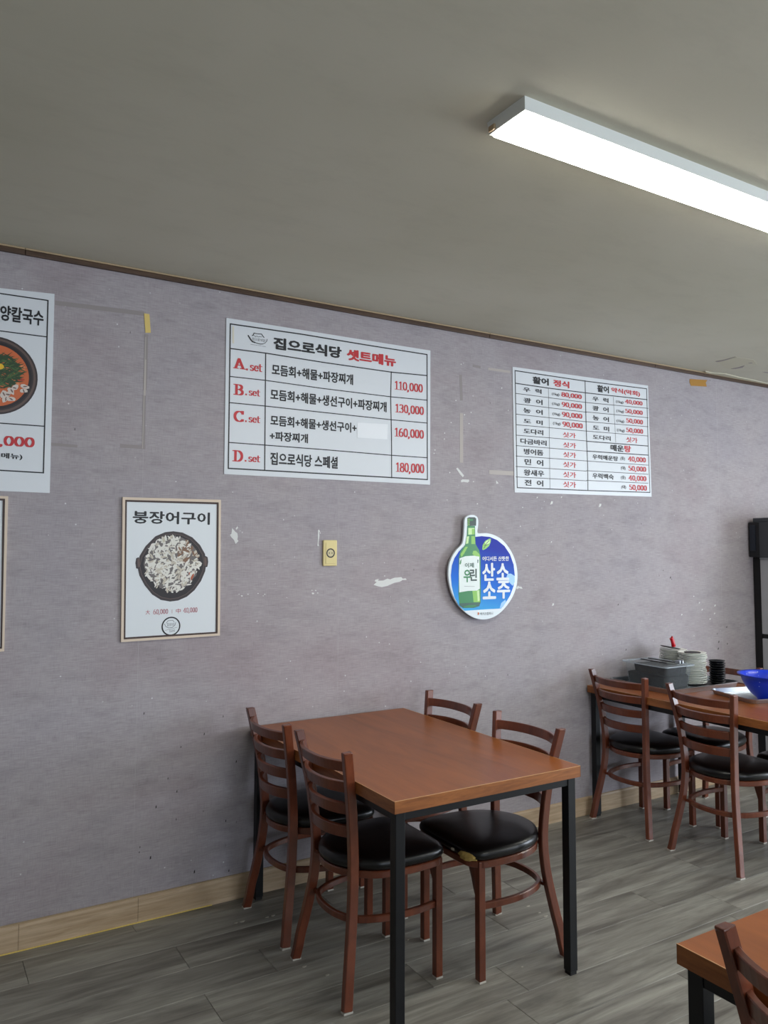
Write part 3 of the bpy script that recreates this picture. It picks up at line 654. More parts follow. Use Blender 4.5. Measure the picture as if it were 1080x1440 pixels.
disc(mb, cx_, cz_, r_, r_, -0.0060, 0, 40); disc(mb, cx_, cz_, r_*0.86, r_*0.86, -0.0061, 1, 40); mb.build('round_seal', [M['ink'], M['paper_white']], pD)
strokes([([(463, 1225), (475, 1250), (500, 1262), (535, 1258), (560, 1235), (566, 1212)], 0.0016), ([(480, 1218), (495, 1196), (540, 1192), (552, 1208)], 0.0014), ([(470, 1285), (580, 1256)], 0.001)], pD, zD, M['ink'], y=-0.0063)
text('집으로식당', (487, 1218), (555, 1244), M['ink'], pD, zD, y=-0.0063, bold=0.0); text('집으로식당', (508, 1278), (558, 1300), M['ink'], pD, zD, y=-0.0063, bold=0.0)

# ---- neighbour framed poster, only its right rim in view
pE = thing('framed_poster', 'beige-framed poster of which only the right rim shows, below the noodle poster', 'poster', (0, 0, 0))
zE = zm(0, 690, 6.26)
framed(pE, [(-820, 20), (70, 50), (35, 1412), (-870, 1500)], [(-780, 62), (22, 88), (2, 1372), (-828, 1455)], zE)
mb = MB(); x0, zz = on_wall(*zE(-400, 760)); disc(mb, x0, zz, 0.155, 0.155, -0.0056, fp); disc(mb, x0, zz, 0.13, 0.13, -0.0057, fs); mb.build('dish_print', food, pE)

# ------------------------------------------------------------------ round bottle sign
YS = -0.036
sg = thing('round_sign', 'round blue drink sign with a green bottle, white rim, hung on the wall', 'sign', (0, 0, 0))
ws = lambda pts: [on_wall(*zs(*p), YS) for p in pts]
def smooth_closed(P, n=4):
    Q = P[-1:]+P+P[:2]; out = []
    for i in range(1, len(Q)-2):
        a, b, c_, d = [Vector(q) for q in Q[i-1:i+3]]
        for j in range(n):
            t = j/n; out.append(tuple(0.5*((2*b)+(c_-a)*t+(2*a-5*b+4*c_-d)*t*t+(3*b-a-3*c_+d)*t**3)))
    return out
outer = [(287, 250), (293, 140), (318, 98), (372, 78), (425, 88), (455, 125), (458, 200), (448, 290), (480, 305), (560, 303), (650, 325), (740, 375), (820, 460), (885, 570), (927, 700), (940, 830), (926, 960), (882, 1080),
         (812, 1190), (730, 1278), (640, 1335), (540, 1362), (440, 1352), (350, 1310), (270, 1245), (200, 1160), (142, 1050), (107, 930), (92, 800), (104, 685), (140, 590), (190, 510), (245, 455), (274, 400)]
plate('sign_board', smooth_closed(ws(outer)), YS+0.012, YS, mat('sign_white', rgb(226, 236, 240), 0.35), sg)
MB().box(2.62, 2.80, YS+0.012, -0.001, 1.35, 1.47).build('mount', M['paper'], sg)
mb_ = mat('sign_blue', rgb(60, 130, 220), 0.5, spec=0.25)
tc = coords(mb_, (1, 1, 1), 'Generated'); sp_ = nd(mb_, 'ShaderNodeSeparateXYZ'); lk(mb_, tc, sp_.inputs[0])
gx = nd(mb_, 'ShaderNodeMath', operation='MULTIPLY_ADD'); lk(mb_, sp_.outputs[0], gx.inputs[0]); gx.inputs[1].default_value = 0.22; lk(mb_, sp_.outputs[2], gx.inputs[2])
base(mb_, ramp(mb_, gx.outputs[0], [(0.05, rgb(70, 176, 236)), (0.45, rgb(24, 112, 220)), (0.95, rgb(24, 50, 172)), (1.0, rgb(24, 46, 168))]))
blue = [(425, 348), (500, 340), (600, 350), (690, 388), (780, 462), (848, 565), (892, 690), (906, 820), (892, 950), (850, 1065), (790, 1165), (738, 1228), (520, 1240), (290, 1256), (218, 1190), (162, 1080), (132, 950), (122, 820), (134, 700), (165, 612), (215, 535), (262, 482), (340, 430)]
mb = MB(); sheet(mb, ws(blue), YS-0.0006); mb.build('blue_print', mb_, sg)
bt = [mat('bottle_'+n_, rgb(*c_), 0.35) for n_, c_ in (('green', (18, 126, 58)), ('lime', (134, 196, 70)), ('deep', (6, 48, 32)), ('label', (228, 238, 234)), ('pale', (198, 232, 160)), ('dark', (26, 84, 66)), ('cloud', (150, 200, 244)))]
mb = MB(); yb = YS-0.0010
def lay(pts, k, i): sheet(mb, ws(pts), yb-0.0001*i, k)
lay([(322, 215), (418, 215), (420, 320), (426, 440), (470, 515), (487, 600), (488, 1150), (468, 1200), (400, 1220), (270, 1222), (226, 1190), (215, 1050), (218, 600), (240, 520), (296, 445), (318, 320)], 0, 0)
lay([(335, 240), (412, 240), (412, 318), (335, 322)], 4, 1); lay([(378, 250), (412, 250), (412, 318), (380, 320)], 1, 2)
lay([(372, 340), (414, 340), (420, 438), (372, 436)], 1, 1); lay([(318, 345), (345, 340), (335, 430), (305, 435)], 4, 2)
lay([(395, 520), (430, 518), (470, 560), (478, 600), (420, 590), (385, 560)], 1, 1); lay([(240, 560), (300, 470), (330, 470), (280, 560), (250, 600)], 1, 1)
lay([(385, 1010), (470, 1000), (478, 1150), (400, 1150)], 1, 1); lay([(440, 1010), (470, 1003), (475, 1130), (450, 1140)], 4, 2)
lay([(222, 1165), (300, 1160), (486, 1150), (470, 1198), (400, 1218), (270, 1220), (232, 1195)], 5, 2); lay([(270, 1205), (330, 1188), (420, 1185), (440, 1200), (380, 1212), (290, 1215)], 0, 3)
lay([(322, 120), (345, 108), (412, 108), (432, 124), (430, 212), (325, 216)], 2, 3)
for q in range(4): lay([(324, 128+q*23), (352, 126+q*23), (352, 136+q*23), (324, 138+q*23)], 1, 4)
lay([(352, 130), (392, 128), (392, 150), (356, 152)], 0, 4)
lay([(228, 612), (300, 586), (400, 580), (470, 592), (476, 985), (440, 1008), (330, 1012), (224, 1030), (220, 800)], 3, 4)
lay([(228, 680), (236, 640), (250, 622), (248, 665), (238, 690)], 0, 5); lay([(445, 628), (458, 630), (456, 672), (446, 668)], 5, 5)
lay([(820, 800), (860, 800), (905, 830), (905, 900), (880, 950), (850, 920), (818, 880), (800, 850)], 6, -3.0); lay([(720, 1228), (740, 1160), (790, 1120), (800, 1150), (760, 1210)], 6, -3.0)
mb.build('bottle_print', bt, sg)
mb = MB(); lay([(505, 505), (510, 450), (540, 400), (590, 370), (612, 372), (610, 410), (590, 460), (550, 495), (520, 510)], 1, 5); lay([(535, 420), (560, 392), (600, 385), (600, 420), (560, 450)], 4, 6); mb.build('leaf_print', bt, sg)
strokes([([(525, 490), (545, 455), (560, 425), (590, 395)], 0.003), ([(545, 455), (575, 440)], 0.0025), ([(530, 450), (540, 465)], 0.002)], sg, zs, bt[2], y=YS-0.0020, yp=YS)
sw = M['paper_white']
def st(s, a, b, m, bold): return fit(font_mesh(s, bold), on_wall(*zs(*a), YS), on_wall(*zs(*b), YS), YS-0.0024, m, sg)
st('이제', (292, 668), (402, 726), bt[5], 0.02); st('우', (275, 752), (365, 905), bt[0], 0.03); st('린', (350, 740), (440, 888), bt[2], 0.03)
rules([([(285, 955), (410, 958)], 0.0015)], sg, zs, y=YS-0.0024, m=M['ink_grey'], yp=YS)
st('어디서든 산뜻한', (505, 588), (832, 643), sw, 0.03)
for s, a, b in (('산', (503, 668), (662, 886)), ('소', (676, 672), (834, 880)), ('소', (508, 898), (674, 1110)), ('주', (684, 888), (848, 1104))): st(s, a, b, sw, 0.036)
st('맥키스컴퍼니', (480, 1276), (635, 1304), M['ink_grey'], 0.01)
mb = MB(); x, z = on_wall(*zs(458, 1290), YS); disc(mb, x, z, 0.005, 0.008, YS-0.0024, 0, 12); mb.build('company_mark', mat('orange_mark', rgb(220, 120, 70), 0.5), sg)

# ------------------------------------------------------------------ tapes, outlet
t1 = plate('masking_tape', [on_wall(*p) for p in [(202.5, 440.8), (210, 441.9), (211.9, 468), (204.4, 468)]], -0.0003, -0.0022, M['tape_y']); tag(t1, 'short vertical piece of pale yellow tape on the wall', 'tape')
t2 = plate('packing_tape', [on_wall(*p) for p in [(969.7, 533), (994.5, 534.5), (992, 538), (993.7, 543.7), (971.5, 542.5), (969.5, 538)]], -0.0003, -0.0022, M['tape_b']); tag(t2, 'brown tape remnant just under the ceiling trim, right of the price poster', 'tape')
ot = thing('wall_outlet', 'cream single wall outlet between the eel poster and the round sign', 'outlet', (1.768, 0, 1.533))
MB().box(-0.038, 0.038, -0.012, -0.0003, -0.063, 0.063, c=0.004).build('cover_plate', M['outlet'], ot)
MB().box(-0.026, 0.026, -0.0145, -0.011, -0.052, 0.052, c=0.0015).build('centre_panel', M['outlet'], ot)
rot = Matrix.Rotation(PI/2, 4, 'X')
def y_lathe(prof, n=28):
    m_ = MB().lathe(prof, n=n); m_.v = [tuple(rot @ Vector(v)) for v in m_.v]; return m_
y_lathe([(0.023, 0.0135), (0.023, 0.0155), (0.0195, 0.0155), (0.0180, 0.0148), (0.0, 0.0147)]).build('socket', [M['dish_dark']], ot)
y_lathe([(0.0175, 0.0147), (0.0160, 0.0154), (0.0, 0.0154)]).build('socket_face', [M['outlet_in']], ot)
for sx in (-0.0075, 0.0075):
    q = y_lathe([(0.0028, 0.0150), (0.0028, 0.0158), (0, 0.0158)], 10); q.v = [(x+sx, y, z) for x, y, z in q.v]; q.build('pin_hole', M['dark'], ot)

# ------------------------------------------------------------------ ceiling lights
def ceiling_light(x0, x1, y0, y1, label, group=None):
    t = thing('ceiling_light', label, 'light', ((x0+x1)/2, (y0+y1)/2, CEIL), 0, group)
    hx, hy = (x1-x0)/2, (y1-y0)/2; h = 0.036
    m_ = MB()
    v = [(sx*hx, sy*hy, 0) for sx, sy in ((-1, -1), (1, -1), (1, 1), (-1, 1))]+[(sx*(hx-0.004), sy*(hy-0.004), -h) for sx, sy in ((-1, -1), (1, -1), (1, 1), (-1, 1))]
    v += [(sx*(hx-0.012), sy*(hy-0.011), -h) for sx, sy in ((-1, -1), (1, -1), (1, 1), (-1, 1))]+[(sx*(hx-0.012), sy*(hy-0.011), -h+0.004) for sx, sy in ((-1, -1), (1, -1), (1, 1), (-1, 1))]
    f = [(k*4+i, k*4+(i+1) % 4, k*4+4+(i+1) % 4, k*4+4+i) for k in range(3) for i in range(4)]+[(0, 1, 2, 3)]
    m_.add(v, f).build('housing', M['lamp_body'], t)
    MB().box(-hx+0.013, hx-0.013, -hy+0.012, hy-0.012, -h-0.007, -h+0.003).build('diffuser', M['led'], t)
    for sx in (-1, 1): MB().box(sx*hx-0.004, sx*hx+0.004, hy-0.035, hy-0.01, -h+0.002, -h+0.018, c=0.001).build('end_clip', M['trim_lip'], t)
    return t
ceiling_light(1.368, 2.97, -1.897, -1.737, 'long white rectangular ceiling light glowing over the tables')
for x, y, wh in ((4.6, -1.925, 'outside the picture, in the same row to the right'), (1.362, -4.9, 'straight behind the viewer'), (4.6, -4.9, 'behind the viewer to the right')):
    ceiling_light(x, x+1.6, y, y+0.18, 'added unseen rectangular ceiling light '+wh, 'added ceiling lights outside the picture')  # unseen lamps, added to help light the room

# ------------------------------------------------------------------ tables
def table(x0, x1, yn, yf, label):
    t = thing('dining_table', label, 'table', ((x0+x1)/2, (yn+yf)/2, 0))
    hx, hy = (x1-x0)/2, (yf-yn)/2
    MB().box(-hx+0.001, hx-0.001, -hy+0.001, hy-0.001, 0.716, 0.75, c=0.0006).build('tabletop', M['table_top'], t)
    m_ = MB(); e = 0.0012
    for a, b, c_, d in ((-hx, hx, -hy, -hy+e), (-hx, hx, hy-e, hy), (-hx, -hx+e, -hy, hy), (hx-e, hx, -hy, hy)): m_.box(a, b, c_, d, 0.710, 0.7492)
    m_.build('edge_band', M['table_edge'], t)
    m_ = MB(); e = 0.0016
    for a, b, c_, d in ((-hx, hx, -hy-0.0002, -hy+e), (-hx-0.0002, -hx+e, -hy, hy), (hx-e, hx+0.0002, -hy, hy)): m_.box(a, b, c_, d, 0.7492, 0.7504)
    m_.build('pale_arris', M['arris'], t)
    L = 0.036; i_ = 0.014
    for sx in (-1, 1):
        for sy in (-1, 1):
            cx, cy = sx*(hx-i_-L/2), sy*(hy-i_-L/2)
            lg = MB().box(cx-L/2, cx+L/2, cy-L/2, cy+L/2, 0.012, 0.716, c=0.002).build('leg', M['steel_black'], t)
            MB().box(cx-L/2+0.003, cx+L/2-0.003, cy-L/2+0.003, cy+L/2-0.003, 0, 0.014).build('foot_pad', M['dark'], lg)
    for sy in (-1, 1): MB().box(-hx+i_+L, hx-i_-L, sy*(hy-i_-L/2)-L/2+0.003, sy*(hy-i_-L/2)+L/2-0.003, 0.680, 0.7155, c=0.001).build('apron', M['steel_black'], t)
    for sx in (-1, 1): MB().box(sx*(hx-i_-L/2)-L/2+0.003, sx*(hx-i_-L/2)+L/2-0.003, -hy+i_+L, hy-i_-L, 0.680, 0.7155, c=0.001).build('apron', M['steel_black'], t)
    return t
table(1.365, 2.184, -1.252, -0.022, 'bare brown dining table with black steel legs standing against the wall, four chairs')
table(3.485, 4.31, -1.25, -0.015, 'brown dining table by the right corner carrying trays, dishes and the blue bowl')
table(1.387, 2.206, -3.54, -2.313, 'brown dining table cut off at the lower right corner of the photo')

# ------------------------------------------------------------------ chairs
def outline(sc=1.0, fx=0.0):
    half = [(0.424, 0), (0.424, 0.10), (0.416, 0.155), (0.385, 0.190), (0.30, 0.200), (0.21, 0.195), (0.135, 0.174), (0.086, 0.139), (0.052, 0.100), (0.028, 0.05), (0.021, 0)]
    P = bez([(x, y, 0) for x, y in half], 4); P = [(p.x, p.y) for p in P]
    full = P+[(x, -y) for x, y in reversed(P[1:-1])]; cx = 0.22
    return [(cx+(x-cx)*sc, y*sc) for x, y in full]
def make_chair(label):
    t = thing('dining_chair', label, 'chair')
    W = M['chair_wood']
    DX, FR = 0.054, [(0, 0), (.05, .14), (.10, .26), (.15, .43), (.20, .58), (.245, .71), (.295, .84), (.345, .93), (.42, 1), (.505, .95), (.636, .72), (.75, .36), (.852, 0)]
    prof = [(DX*q, max(z, 0.006), (0.204 if z < 0.42 else 0.194)-(0.058 if z < 0.42 else 0.048)*q) for z, q in FR]
    for s in (-1, 1):
        p = bez([(x, s*y, z) for x, z, y in prof], 2)
        lg = MB().sweep(p, rect_sec(0.0125, 0.0175, 0.003), (0, 1, 0)).build('rear_leg', W, t)
        MB().box(-0.017, 0.018, s*0.204-0.0125, s*0.204+0.0125, 0, 0.007, c=0.001).build('glide', M['glide'], lg)
        MB().box(-0.018, 0.016, s*0.194-0.0115, s*0.194+0.0115, 0.848, 0.856, c=0.003).build('post_cap', W, lg)
        f = MB().box(0.376, 0.404, s*0.178-0.014, s*0.178+0.014, 0.006, 0.424, c=0.002)
        yi = s*0.164; d = -s
        v = [(0.382, yi, 0.405), (0.398, yi, 0.405), (0.382, yi+d*0.045, 0.405), (0.398, yi+d*0.045, 0.405), (0.382, yi, 0.33), (0.398, yi, 0.33)]
        f.add(v, [(0, 1, 3, 2), (0, 2, 4), (1, 5, 3), (2, 3, 5, 4), (0, 4, 5, 1)])
        lf = f.build('front_leg', W, t)
        MB().box(0.3755, 0.4045, s*0.178-0.0145, s*0.178+0.0145, 0, 0.007, c=0.001).build('glide', M['glide'], lf)
    # slats: bowed backwards, tilted with the posts
    for k, z in enumerate((0.803, 0.727, 0.648, 0.566)):
        x0 = 0.010+0.0 if k == 0 else 0.0
        def postx(zz):
            for (xa, za, _), (xb, zb, _) in zip(prof[:-1], prof[1:]):
                if za <= zz <= zb: return xa+(xb-xa)*(zz-za)/(zb-za)
            return 0
        yw = [0.194-0.048*q for zz, q in FR if zz >= 0.42]; zw = [zz for zz, q in FR if zz >= 0.42]
        ye = next(ya+(yb-ya)*(z-za)/(zb-za) for ya, yb, za, zb in zip(yw, yw[1:], zw, zw[1:]) if za <= z <= zb)-0.009
        px_ = postx(z)+0.002; tilt = Vector((postx(z+0.03)-postx(z-0.03), 0, 0.06)).normalized()
        pts = [(px_-0.050*(1-(abs(u)/1.0)**2.4), u*ye, z) for u in [i/10 for i in range(-10, 11)]]
        MB().sweep(pts, rect_sec(0.0185+0.0007*k, 0.0075, 0.002), tilt).build('slat', W, t)
    O = outline(0.985)
    MB().sweep([(x, y, 0.413) for x, y in O], rect_sec(0.0125, 0.009, 0.003), (0, 0, 1), closed=True).build('seat_frame', W, t)
    m_ = MB(); fr = outline(0.95); n = len(fr); m_.add([(x, y, 0.420) for x, y in fr]+[(x, y, 0.424) for x, y in fr], [tuple(range(n)), tuple(range(n, 2*n))]+[(i, (i+1) % n, n+(i+1) % n, n+i) for i in range(n)])
    m_.build('seat_board', M['dark'], t)
    # U-shaped stretcher from front leg to front leg round the back
    half = [(0.385, 0.176), (0.30, 0.188), (0.22, 0.188), (0.15, 0.174), (0.092, 0.150), (0.052, 0.116), (0.030, 0.06), (0.024, 0)]
    P = bez([(x, y, 0.262) for x, y in half], 4); full = P+[Vector((p.x, -p.y, p.z)) for p in reversed(P[:-1])]
    MB().sweep(full, rect_sec(0.012, 0.0085, 0.003), (0, 0, 1)).build('stretcher', W, t)
    for s in (-1, 1):
        for z in (0.262, 0.413): MB().box(0.046, 0.060, s*0.132-0.014, s*0.132+0.018, z-0.006, z+0.006).build('joint_bolt', W, t)
    # cushion
    m_ = MB(); rings = [(0.985, 0.4255), (1.02, 0.430), (1.045, 0.440), (1.045, 0.450), (1.02, 0.461), (0.96, 0.468), (0.85, 0.473), (0.6, 0.478), (0.3, 0.480)]
    V = []; 
    for s_, z in rings: V += [(x, y, z) for x, y in outline(s_)]
    F = [tuple(range(n))]+[(k*n+i, k*n+(i+1) % n, (k+1)*n+(i+1) % n, (k+1)*n+i) for k in range(len(rings)-1) for i in range(n)]+[tuple(range((len(rings)-1)*n, len(rings)*n))]
    m_.add(V, F).build('seat_cushion', M['vinyl'], t, smooth=True)
    return t
c0 = make_chair('chair'); used = []
def place(x, y, rz, label, group):
    if not used: c0.location = (x, y, 0); c0.rotation_euler = (0, 0, rz); c0['label'] = label; c0['group'] = group; used.append(1); return c0
    return dup(c0, (x, y, 0), rz, label, group)
g1, g2, g3 = 'chairs around the bare table', 'chairs around the table with the trays', 'chairs at the corner table'
place(1.322, -0.315, 0, 'ladder-back brown chair left of the bare table, next to the wall', g1)
L2 = place(1.325, -0.812, 0, 'ladder-back brown chair left of the bare table, nearer the viewer, seat edge cracked', g1)
place(2.245, -0.362, PI, 'brown chair right of the bare table, next to the wall, mostly hidden behind the top', g1)
R1 = place(2.220, -0.918, PI, 'brown chair right of the bare table with black seat torn open at its front corner', g1)
place(3.462, -0.270, 0, 'brown chair left of the tray table, next to the wall', g2)
place(3.445, -0.825, -0.03, 'brown chair left of the tray table, nearer the viewer, before the trays', g2)
place(4.350, -0.362, PI, 'brown chair on the far side of the tray table behind the black dishes', g2)
place(4.345, -0.985, PI, 'brown chair beyond the tray table at the right edge of the photo', g2)
place(1.342, -2.655, 0, 'brown chair back cut by the lower right corner of the photo', g3)
# tear on the near right chair (its own local frame: front is +x, viewer side is +y because it is turned round)
rd = random.Random(5)
def rag(parent, name, m, cx, cy, cz, a, b, c_, ang=0.0, seed=0, label=None):
    r2 = random.Random(seed); n = 14; V = []
    for k, (s_, h) in enumerate(((1.0, -1), (1.05, 0), (0.8, 0.8), (0.3, 1.0))):
        for i in range(n):
            q = 2*PI*i/n; w_ = s_*(0.75+0.4*r2.random()); u, v = a*w_*math.cos(q), b*w_*math.sin(q)
            V.append((cx+u*math.cos(ang)-v*math.sin(ang), cy+u*math.sin(ang)+v*math.cos(ang), cz+c_*h))
    F = [(k*n+i, k*n+(i+1) % n, (k+1)*n+(i+1) % n, (k+1)*n+i) for k in range(3) for i in range(n)]+[tuple(range(3*n, 4*n)), tuple(range(n))]
    o = mesh(name, V, F, m, parent)
    if label: o['label'] = label
    return o
rag(R1, 'torn_foam', M['foam'], 0.424, 0.150, 0.440, 0.018, 0.036, 0.012, 0.35, 2, 'yellow foam bursting from the torn seat corner')
rag(R1, 'seat_scuff', M['scuff'], 0.437, 0.075, 0.442, 0.004, 0.009, 0.004, 0, 3)
for k in range(9): rag(L2, 'seat_scuff', M['scuff'], 0.30+0.013*k, -0.2015+0.0007*k*k*0.35, 0.4415+0.003*rd.random(), 0.008, 0.0024, 0.003, 0, k)

# ------------------------------------------------------------------ tray table load
def tray(name, label, cx, cy, L, W, H, rz, z):
    t = thing(name, label, 'tray', (cx, cy, z), rz)
    def rr(hx, hy, r, n=6):
        out = []
        for sx, sy, a0 in ((1, 1, 0), (-1, 1, 90), (-1, -1, 180), (1, -1, 270)):
            for i in range(n+1):
                a = math.radians(a0+90*i/n); out.append((sx*(hx-r)+r*math.cos(a), sy*(hy-r)+r*math.sin(a)))
        return out
    P = [(L/2-0.02, W/2-0.02, 0.03, 0.0), (L/2-0.010, W/2-0.010, 0.035, H*0.7), (L/2-0.009, W/2-0.009, 0.036, H-0.001), (L/2, W/2, 0.04, H), (L/2+0.001, W/2+0.001, 0.04, H-0.006),
         (L/2-0.003, W/2-0.003, 0.04, H-0.006), (L/2-0.004, W/2-0.004, 0.037, H-0.003), (L/2-0.012, W/2-0.012, 0.035, H*0.7), (L/2-0.022, W/2-0.022, 0.03, 0.0012)]
    P[0] = (L/2-0.014, W/2-0.014, 0.03, 0.0); P[7] = (L/2-0.0115, W/2-0.0115, 0.034, H*0.7); P[8] = (L/2-0.018, W/2-0.018, 0.03, 0.0012)
    order = [P[0], (L/2-0.006, W/2-0.006, 0.036, H-0.005), (L/2, W/2, 0.04, H-0.005), (L/2+0.001, W/2+0.001, 0.04, H), (L/2-0.007, W/2-0.007, 0.037, H), (L/2-0.016, W/2-0.016, 0.03, 0.0015)]
    V = []; 
    for a, b, r, z_ in order: V += [(x, y, z_) for x, y in rr(a, b, r)]
    n = len(V)//len(order)
    F = [(k*n+i, k*n+(i+1) % n, (k+1)*n+(i+1) % n, (k+1)*n+i) for k in range(len(order)-1) for i in range(n)]+[tuple(range(n)), tuple(range(5*n, 6*n))]
    mesh('tray_pan', V, F, M['steel'], t); return t
TZ = 0.7505
tray('steel_tray', 'large stainless steel tray under the clear container and dish stacks', 3.945, -0.268, 0.60, 0.475, 0.03, -0.02, TZ)
tray('steel_tray', 'smaller stainless steel tray under the blue bowl, reflecting blue', 4.055, -0.765, 0.44, 0.345, 0.024, -0.265, TZ)
fl = TZ+0.002
mat_o = MB().box(3.99, 4.225, -0.455, -0.06, fl, fl+0.003).build('rubber_mat', M['dish_dark']); tag(mat_o, 'dark mat lying in the large tray beneath the black dishes', 'mat')
fl2_ = fl+0.0035
# clear container: tapered box with rim and lid
KC = 1.07
ct = thing('food_container', 'clear plastic lidded container full of dark contents in the large tray', 'container', (3.842, -0.235, fl), -0.03)
def loop(hx, hy, z, r=0.02, n=5):
    out = []
    for sx, sy, a0 in ((1, 1, 0), (-1, 1, 90), (-1, -1, 180), (1, -1, 270)):
        for i in range(n+1):
            a = math.radians(a0+90*i/n); out.append((sx*(hx-r)+r*math.cos(a), sy*(hy-r)+r*math.sin(a), z))
    return out
def lofted(loops, caps=(True, True)):
    n = len(loops[0]); V = sum(loops, []); F = [(k*n+i, k*n+(i+1) % n, (k+1)*n+(i+1) % n, (k+1)*n+i) for k in range(len(loops)-1) for i in range(n)]
    if caps[0]: F.append(tuple(range(n)))
    if caps[1]: F.append(tuple(range((len(loops)-1)*n, len(loops)*n)))
    return MB().add(V, F)
lofted([loop(0.095, 0.135, 0.0), loop(0.101, 0.141, 0.06), loop(0.104, 0.144, 0.075), loop(0.104, 0.144, 0.112), loop(0.116, 0.156, 0.112), loop(0.116, 0.156, 0.115)], (True, False)).build('tub', M['clear'], ct)
lofted([loop(0.091, 0.131, 0.003), loop(0.097, 0.137, 0.060), loop(0.09, 0.13, 0.064), loop(0.03, 0.06, 0.066)]).build('contents', M['contents'], ct)
pk = lofted([loop(0.082, 0.112, 0.060), loop(0.086, 0.118, 0.106)], (True, True)); pk.v = [(x+0.006, y-0.012, z) for x, y, z in pk.v]
pk.build('inner_pack', M['contents'], ct, label='dark inner pack under the lid')
lofted([loop(0.120, 0.160, 0.113), loop(0.120, 0.160, 0.119), loop(0.104, 0.144, 0.120), loop(0.098, 0.138, 0.116), loop(0.092, 0.132, 0.122), loop(0.02, 0.05, 0.124)], (False, True)).build('lid', M['lid'], ct)
lofted([loop(0.1165, 0.1565, 0.1115), loop(0.1175, 0.1575, 0.1115), loop(0.1175, 0.1575, 0.1160), loop(0.1165, 0.1565, 0.1160), loop(0.1165, 0.1565, 0.1115)], (False, False)).build('rim', M['clear_rim'], ct)
for x in (-0.03, 0.03): MB().box(x-0.006, x+0.006, -0.09, 0.09, 0.123, 0.128, c=0.002).build('lid_rib', M['dish_dark'], ct)
for x in (0.035, 0.058): MB().box(x-0.004, x+0.004, -0.125, -0.095, 0.121, 0.137, c=0.002).build('lid_clip', M['steel'], ct)
ct.scale = (KC, KC, 1.14)
# dishes
def dish(name, r, h, n, m, wob, seed):
    rd_ = random.Random(seed); A, B = rd_.uniform(0, 6), rd_.uniform(0, 6)
    wb = (lambda i, j: wob*(math.sin(5*2*PI*i/n+A)+0.7*math.sin(9*2*PI*i/n+B)) if j in (3, 4) else 0)
    return MB().lathe([(r*0.55, 0), (r*0.62, 0.0), (r*0.88, h*0.62), (r, h*0.92), (r*0.99, h), (r*0.92, h*0.95), (r*0.58, h*0.25), (0.0, h*0.22)], n=n, wob=wb)
protos = [dish('dish', 0.081, 0.014, 30, None, 0.02, s).build('white_dish', M['dish_white'], smooth=False) for s in range(3)]
A_, B_, K_ = (4.052, -0.318), (4.082, -0.150), (4.172, -0.398)
cnt = 0
def stack(pr, cx, cy, n, step, label_mid, label_top, group, cat, z0, jit=0.003, seed=1, rs=1.0):
    global cnt
    rd_ = random.Random(seed); lx = ly = 0.0
    for k in range(n):
        src = pr[k % len(pr)]
        o = src if (not src.get('label')) else src.copy()
        if o is not src: C.objects.link(o)
        lx += rd_.uniform(-jit, jit)*0.35; ly += rd_.uniform(-jit, jit)*0.35
        o.location = (cx+rd_.uniform(-jit, jit)+lx, cy+rd_.uniform(-jit, jit)+ly, z0+k*step); o.rotation_euler = (rd_.uniform(-0.02, 0.02), rd_.uniform(-0.02, 0.02), rd_.uniform(0, 6))
        q = n-k; sfx = {1: 'st', 2: 'nd', 3: 'rd'}.get(q % 10 if q not in (11, 12, 13) else 0, 'th')
        o['label'] = label_top if k == n-1 else '%d%s %s' % (q, sfx, label_mid); o['category'] = cat; o['group'] = group
stack(protos, *A_, 19, 0.0095, 'white dish from the top of the tall stack beside the clear container', 'topmost white dish of the tall stack beside the black dishes', 'white dishes in the nearer stack', 'dish', fl2_, seed=2)
stack(protos, *B_, 19, 0.0095, 'white dish from the top of the farther stack behind the clear container', 'topmost white dish of the farther stack, under the tilted black lid', 'white dishes in the farther stack', 'dish', fl2_, seed=5)
bp = [dish('dish', 0.048, 0.016, 24, None, 0.0, 1).build('black_dish', M['dish_black'])]
stack(bp, *K_, 10, 0.0135, 'small black dish from the top of the black stack', 'topmost small black dish of the black stack', 'small black dishes', 'dish', fl2_, 0.0012, 3)
zt = fl2_+18*0.0095
o = MB().lathe([(0.0, 0.006), (0.04, 0.006), (0.046, 0.010), (0.048, 0.014), (0.044, 0.015), (0.0, 0.012)], n=26).build('dark_disc', M['dish_dark']); o.location = (A_[0], A_[1], zt+0.001); tag(o, 'dark disc lying inside the top of the tall white stack', 'saucer')  # dark disc that makes the inside of the top dish dark
o = MB().lathe([(0.0, 0.0), (0.05, 0.001), (0.06, 0.005), (0.058, 0.008), (0.0, 0.005)], n=26).build('black_lid', M['dish_dark']); o.location = (B_[0]-0.012, B_[1]+0.005, zt+0.018); o.rotation_euler = (0.06, 0.16, 0); tag(o, 'thin black lid tilted on the farther white stack', 'plate')  # flat black lid resting on the stack
rc = thing('red_tongs', 'glossy red handle standing up on the farther white stack', 'tongs', (B_[0]+0.0, B_[1]-0.01, zt+0.028))
pth = bez([(0.0, 0, 0.0), (-0.004, 0, 0.02), (-0.008, 0.004, 0.042), (-0.014, 0.006, 0.052)], 5)
MB().sweep(pth, [(0.012*math.cos(a), 0.012*math.sin(a)) for a in [2*PI*i/10 for i in range(10)]], (0, 1, 0)).build('handle', M['red'], rc, smooth=True)
pth = bez([(0.008, 0.006, 0.0), (0.004, 0.006, 0.03), (-0.006, 0.006, 0.062)], 5)
MB().sweep(pth, [(0.006*math.cos(a), 0.004*math.sin(a)) for a in [2*PI*i/10 for i in range(10)]], (0, 1, 0)).build('spring_arm', M['red'], rc, smooth=True)
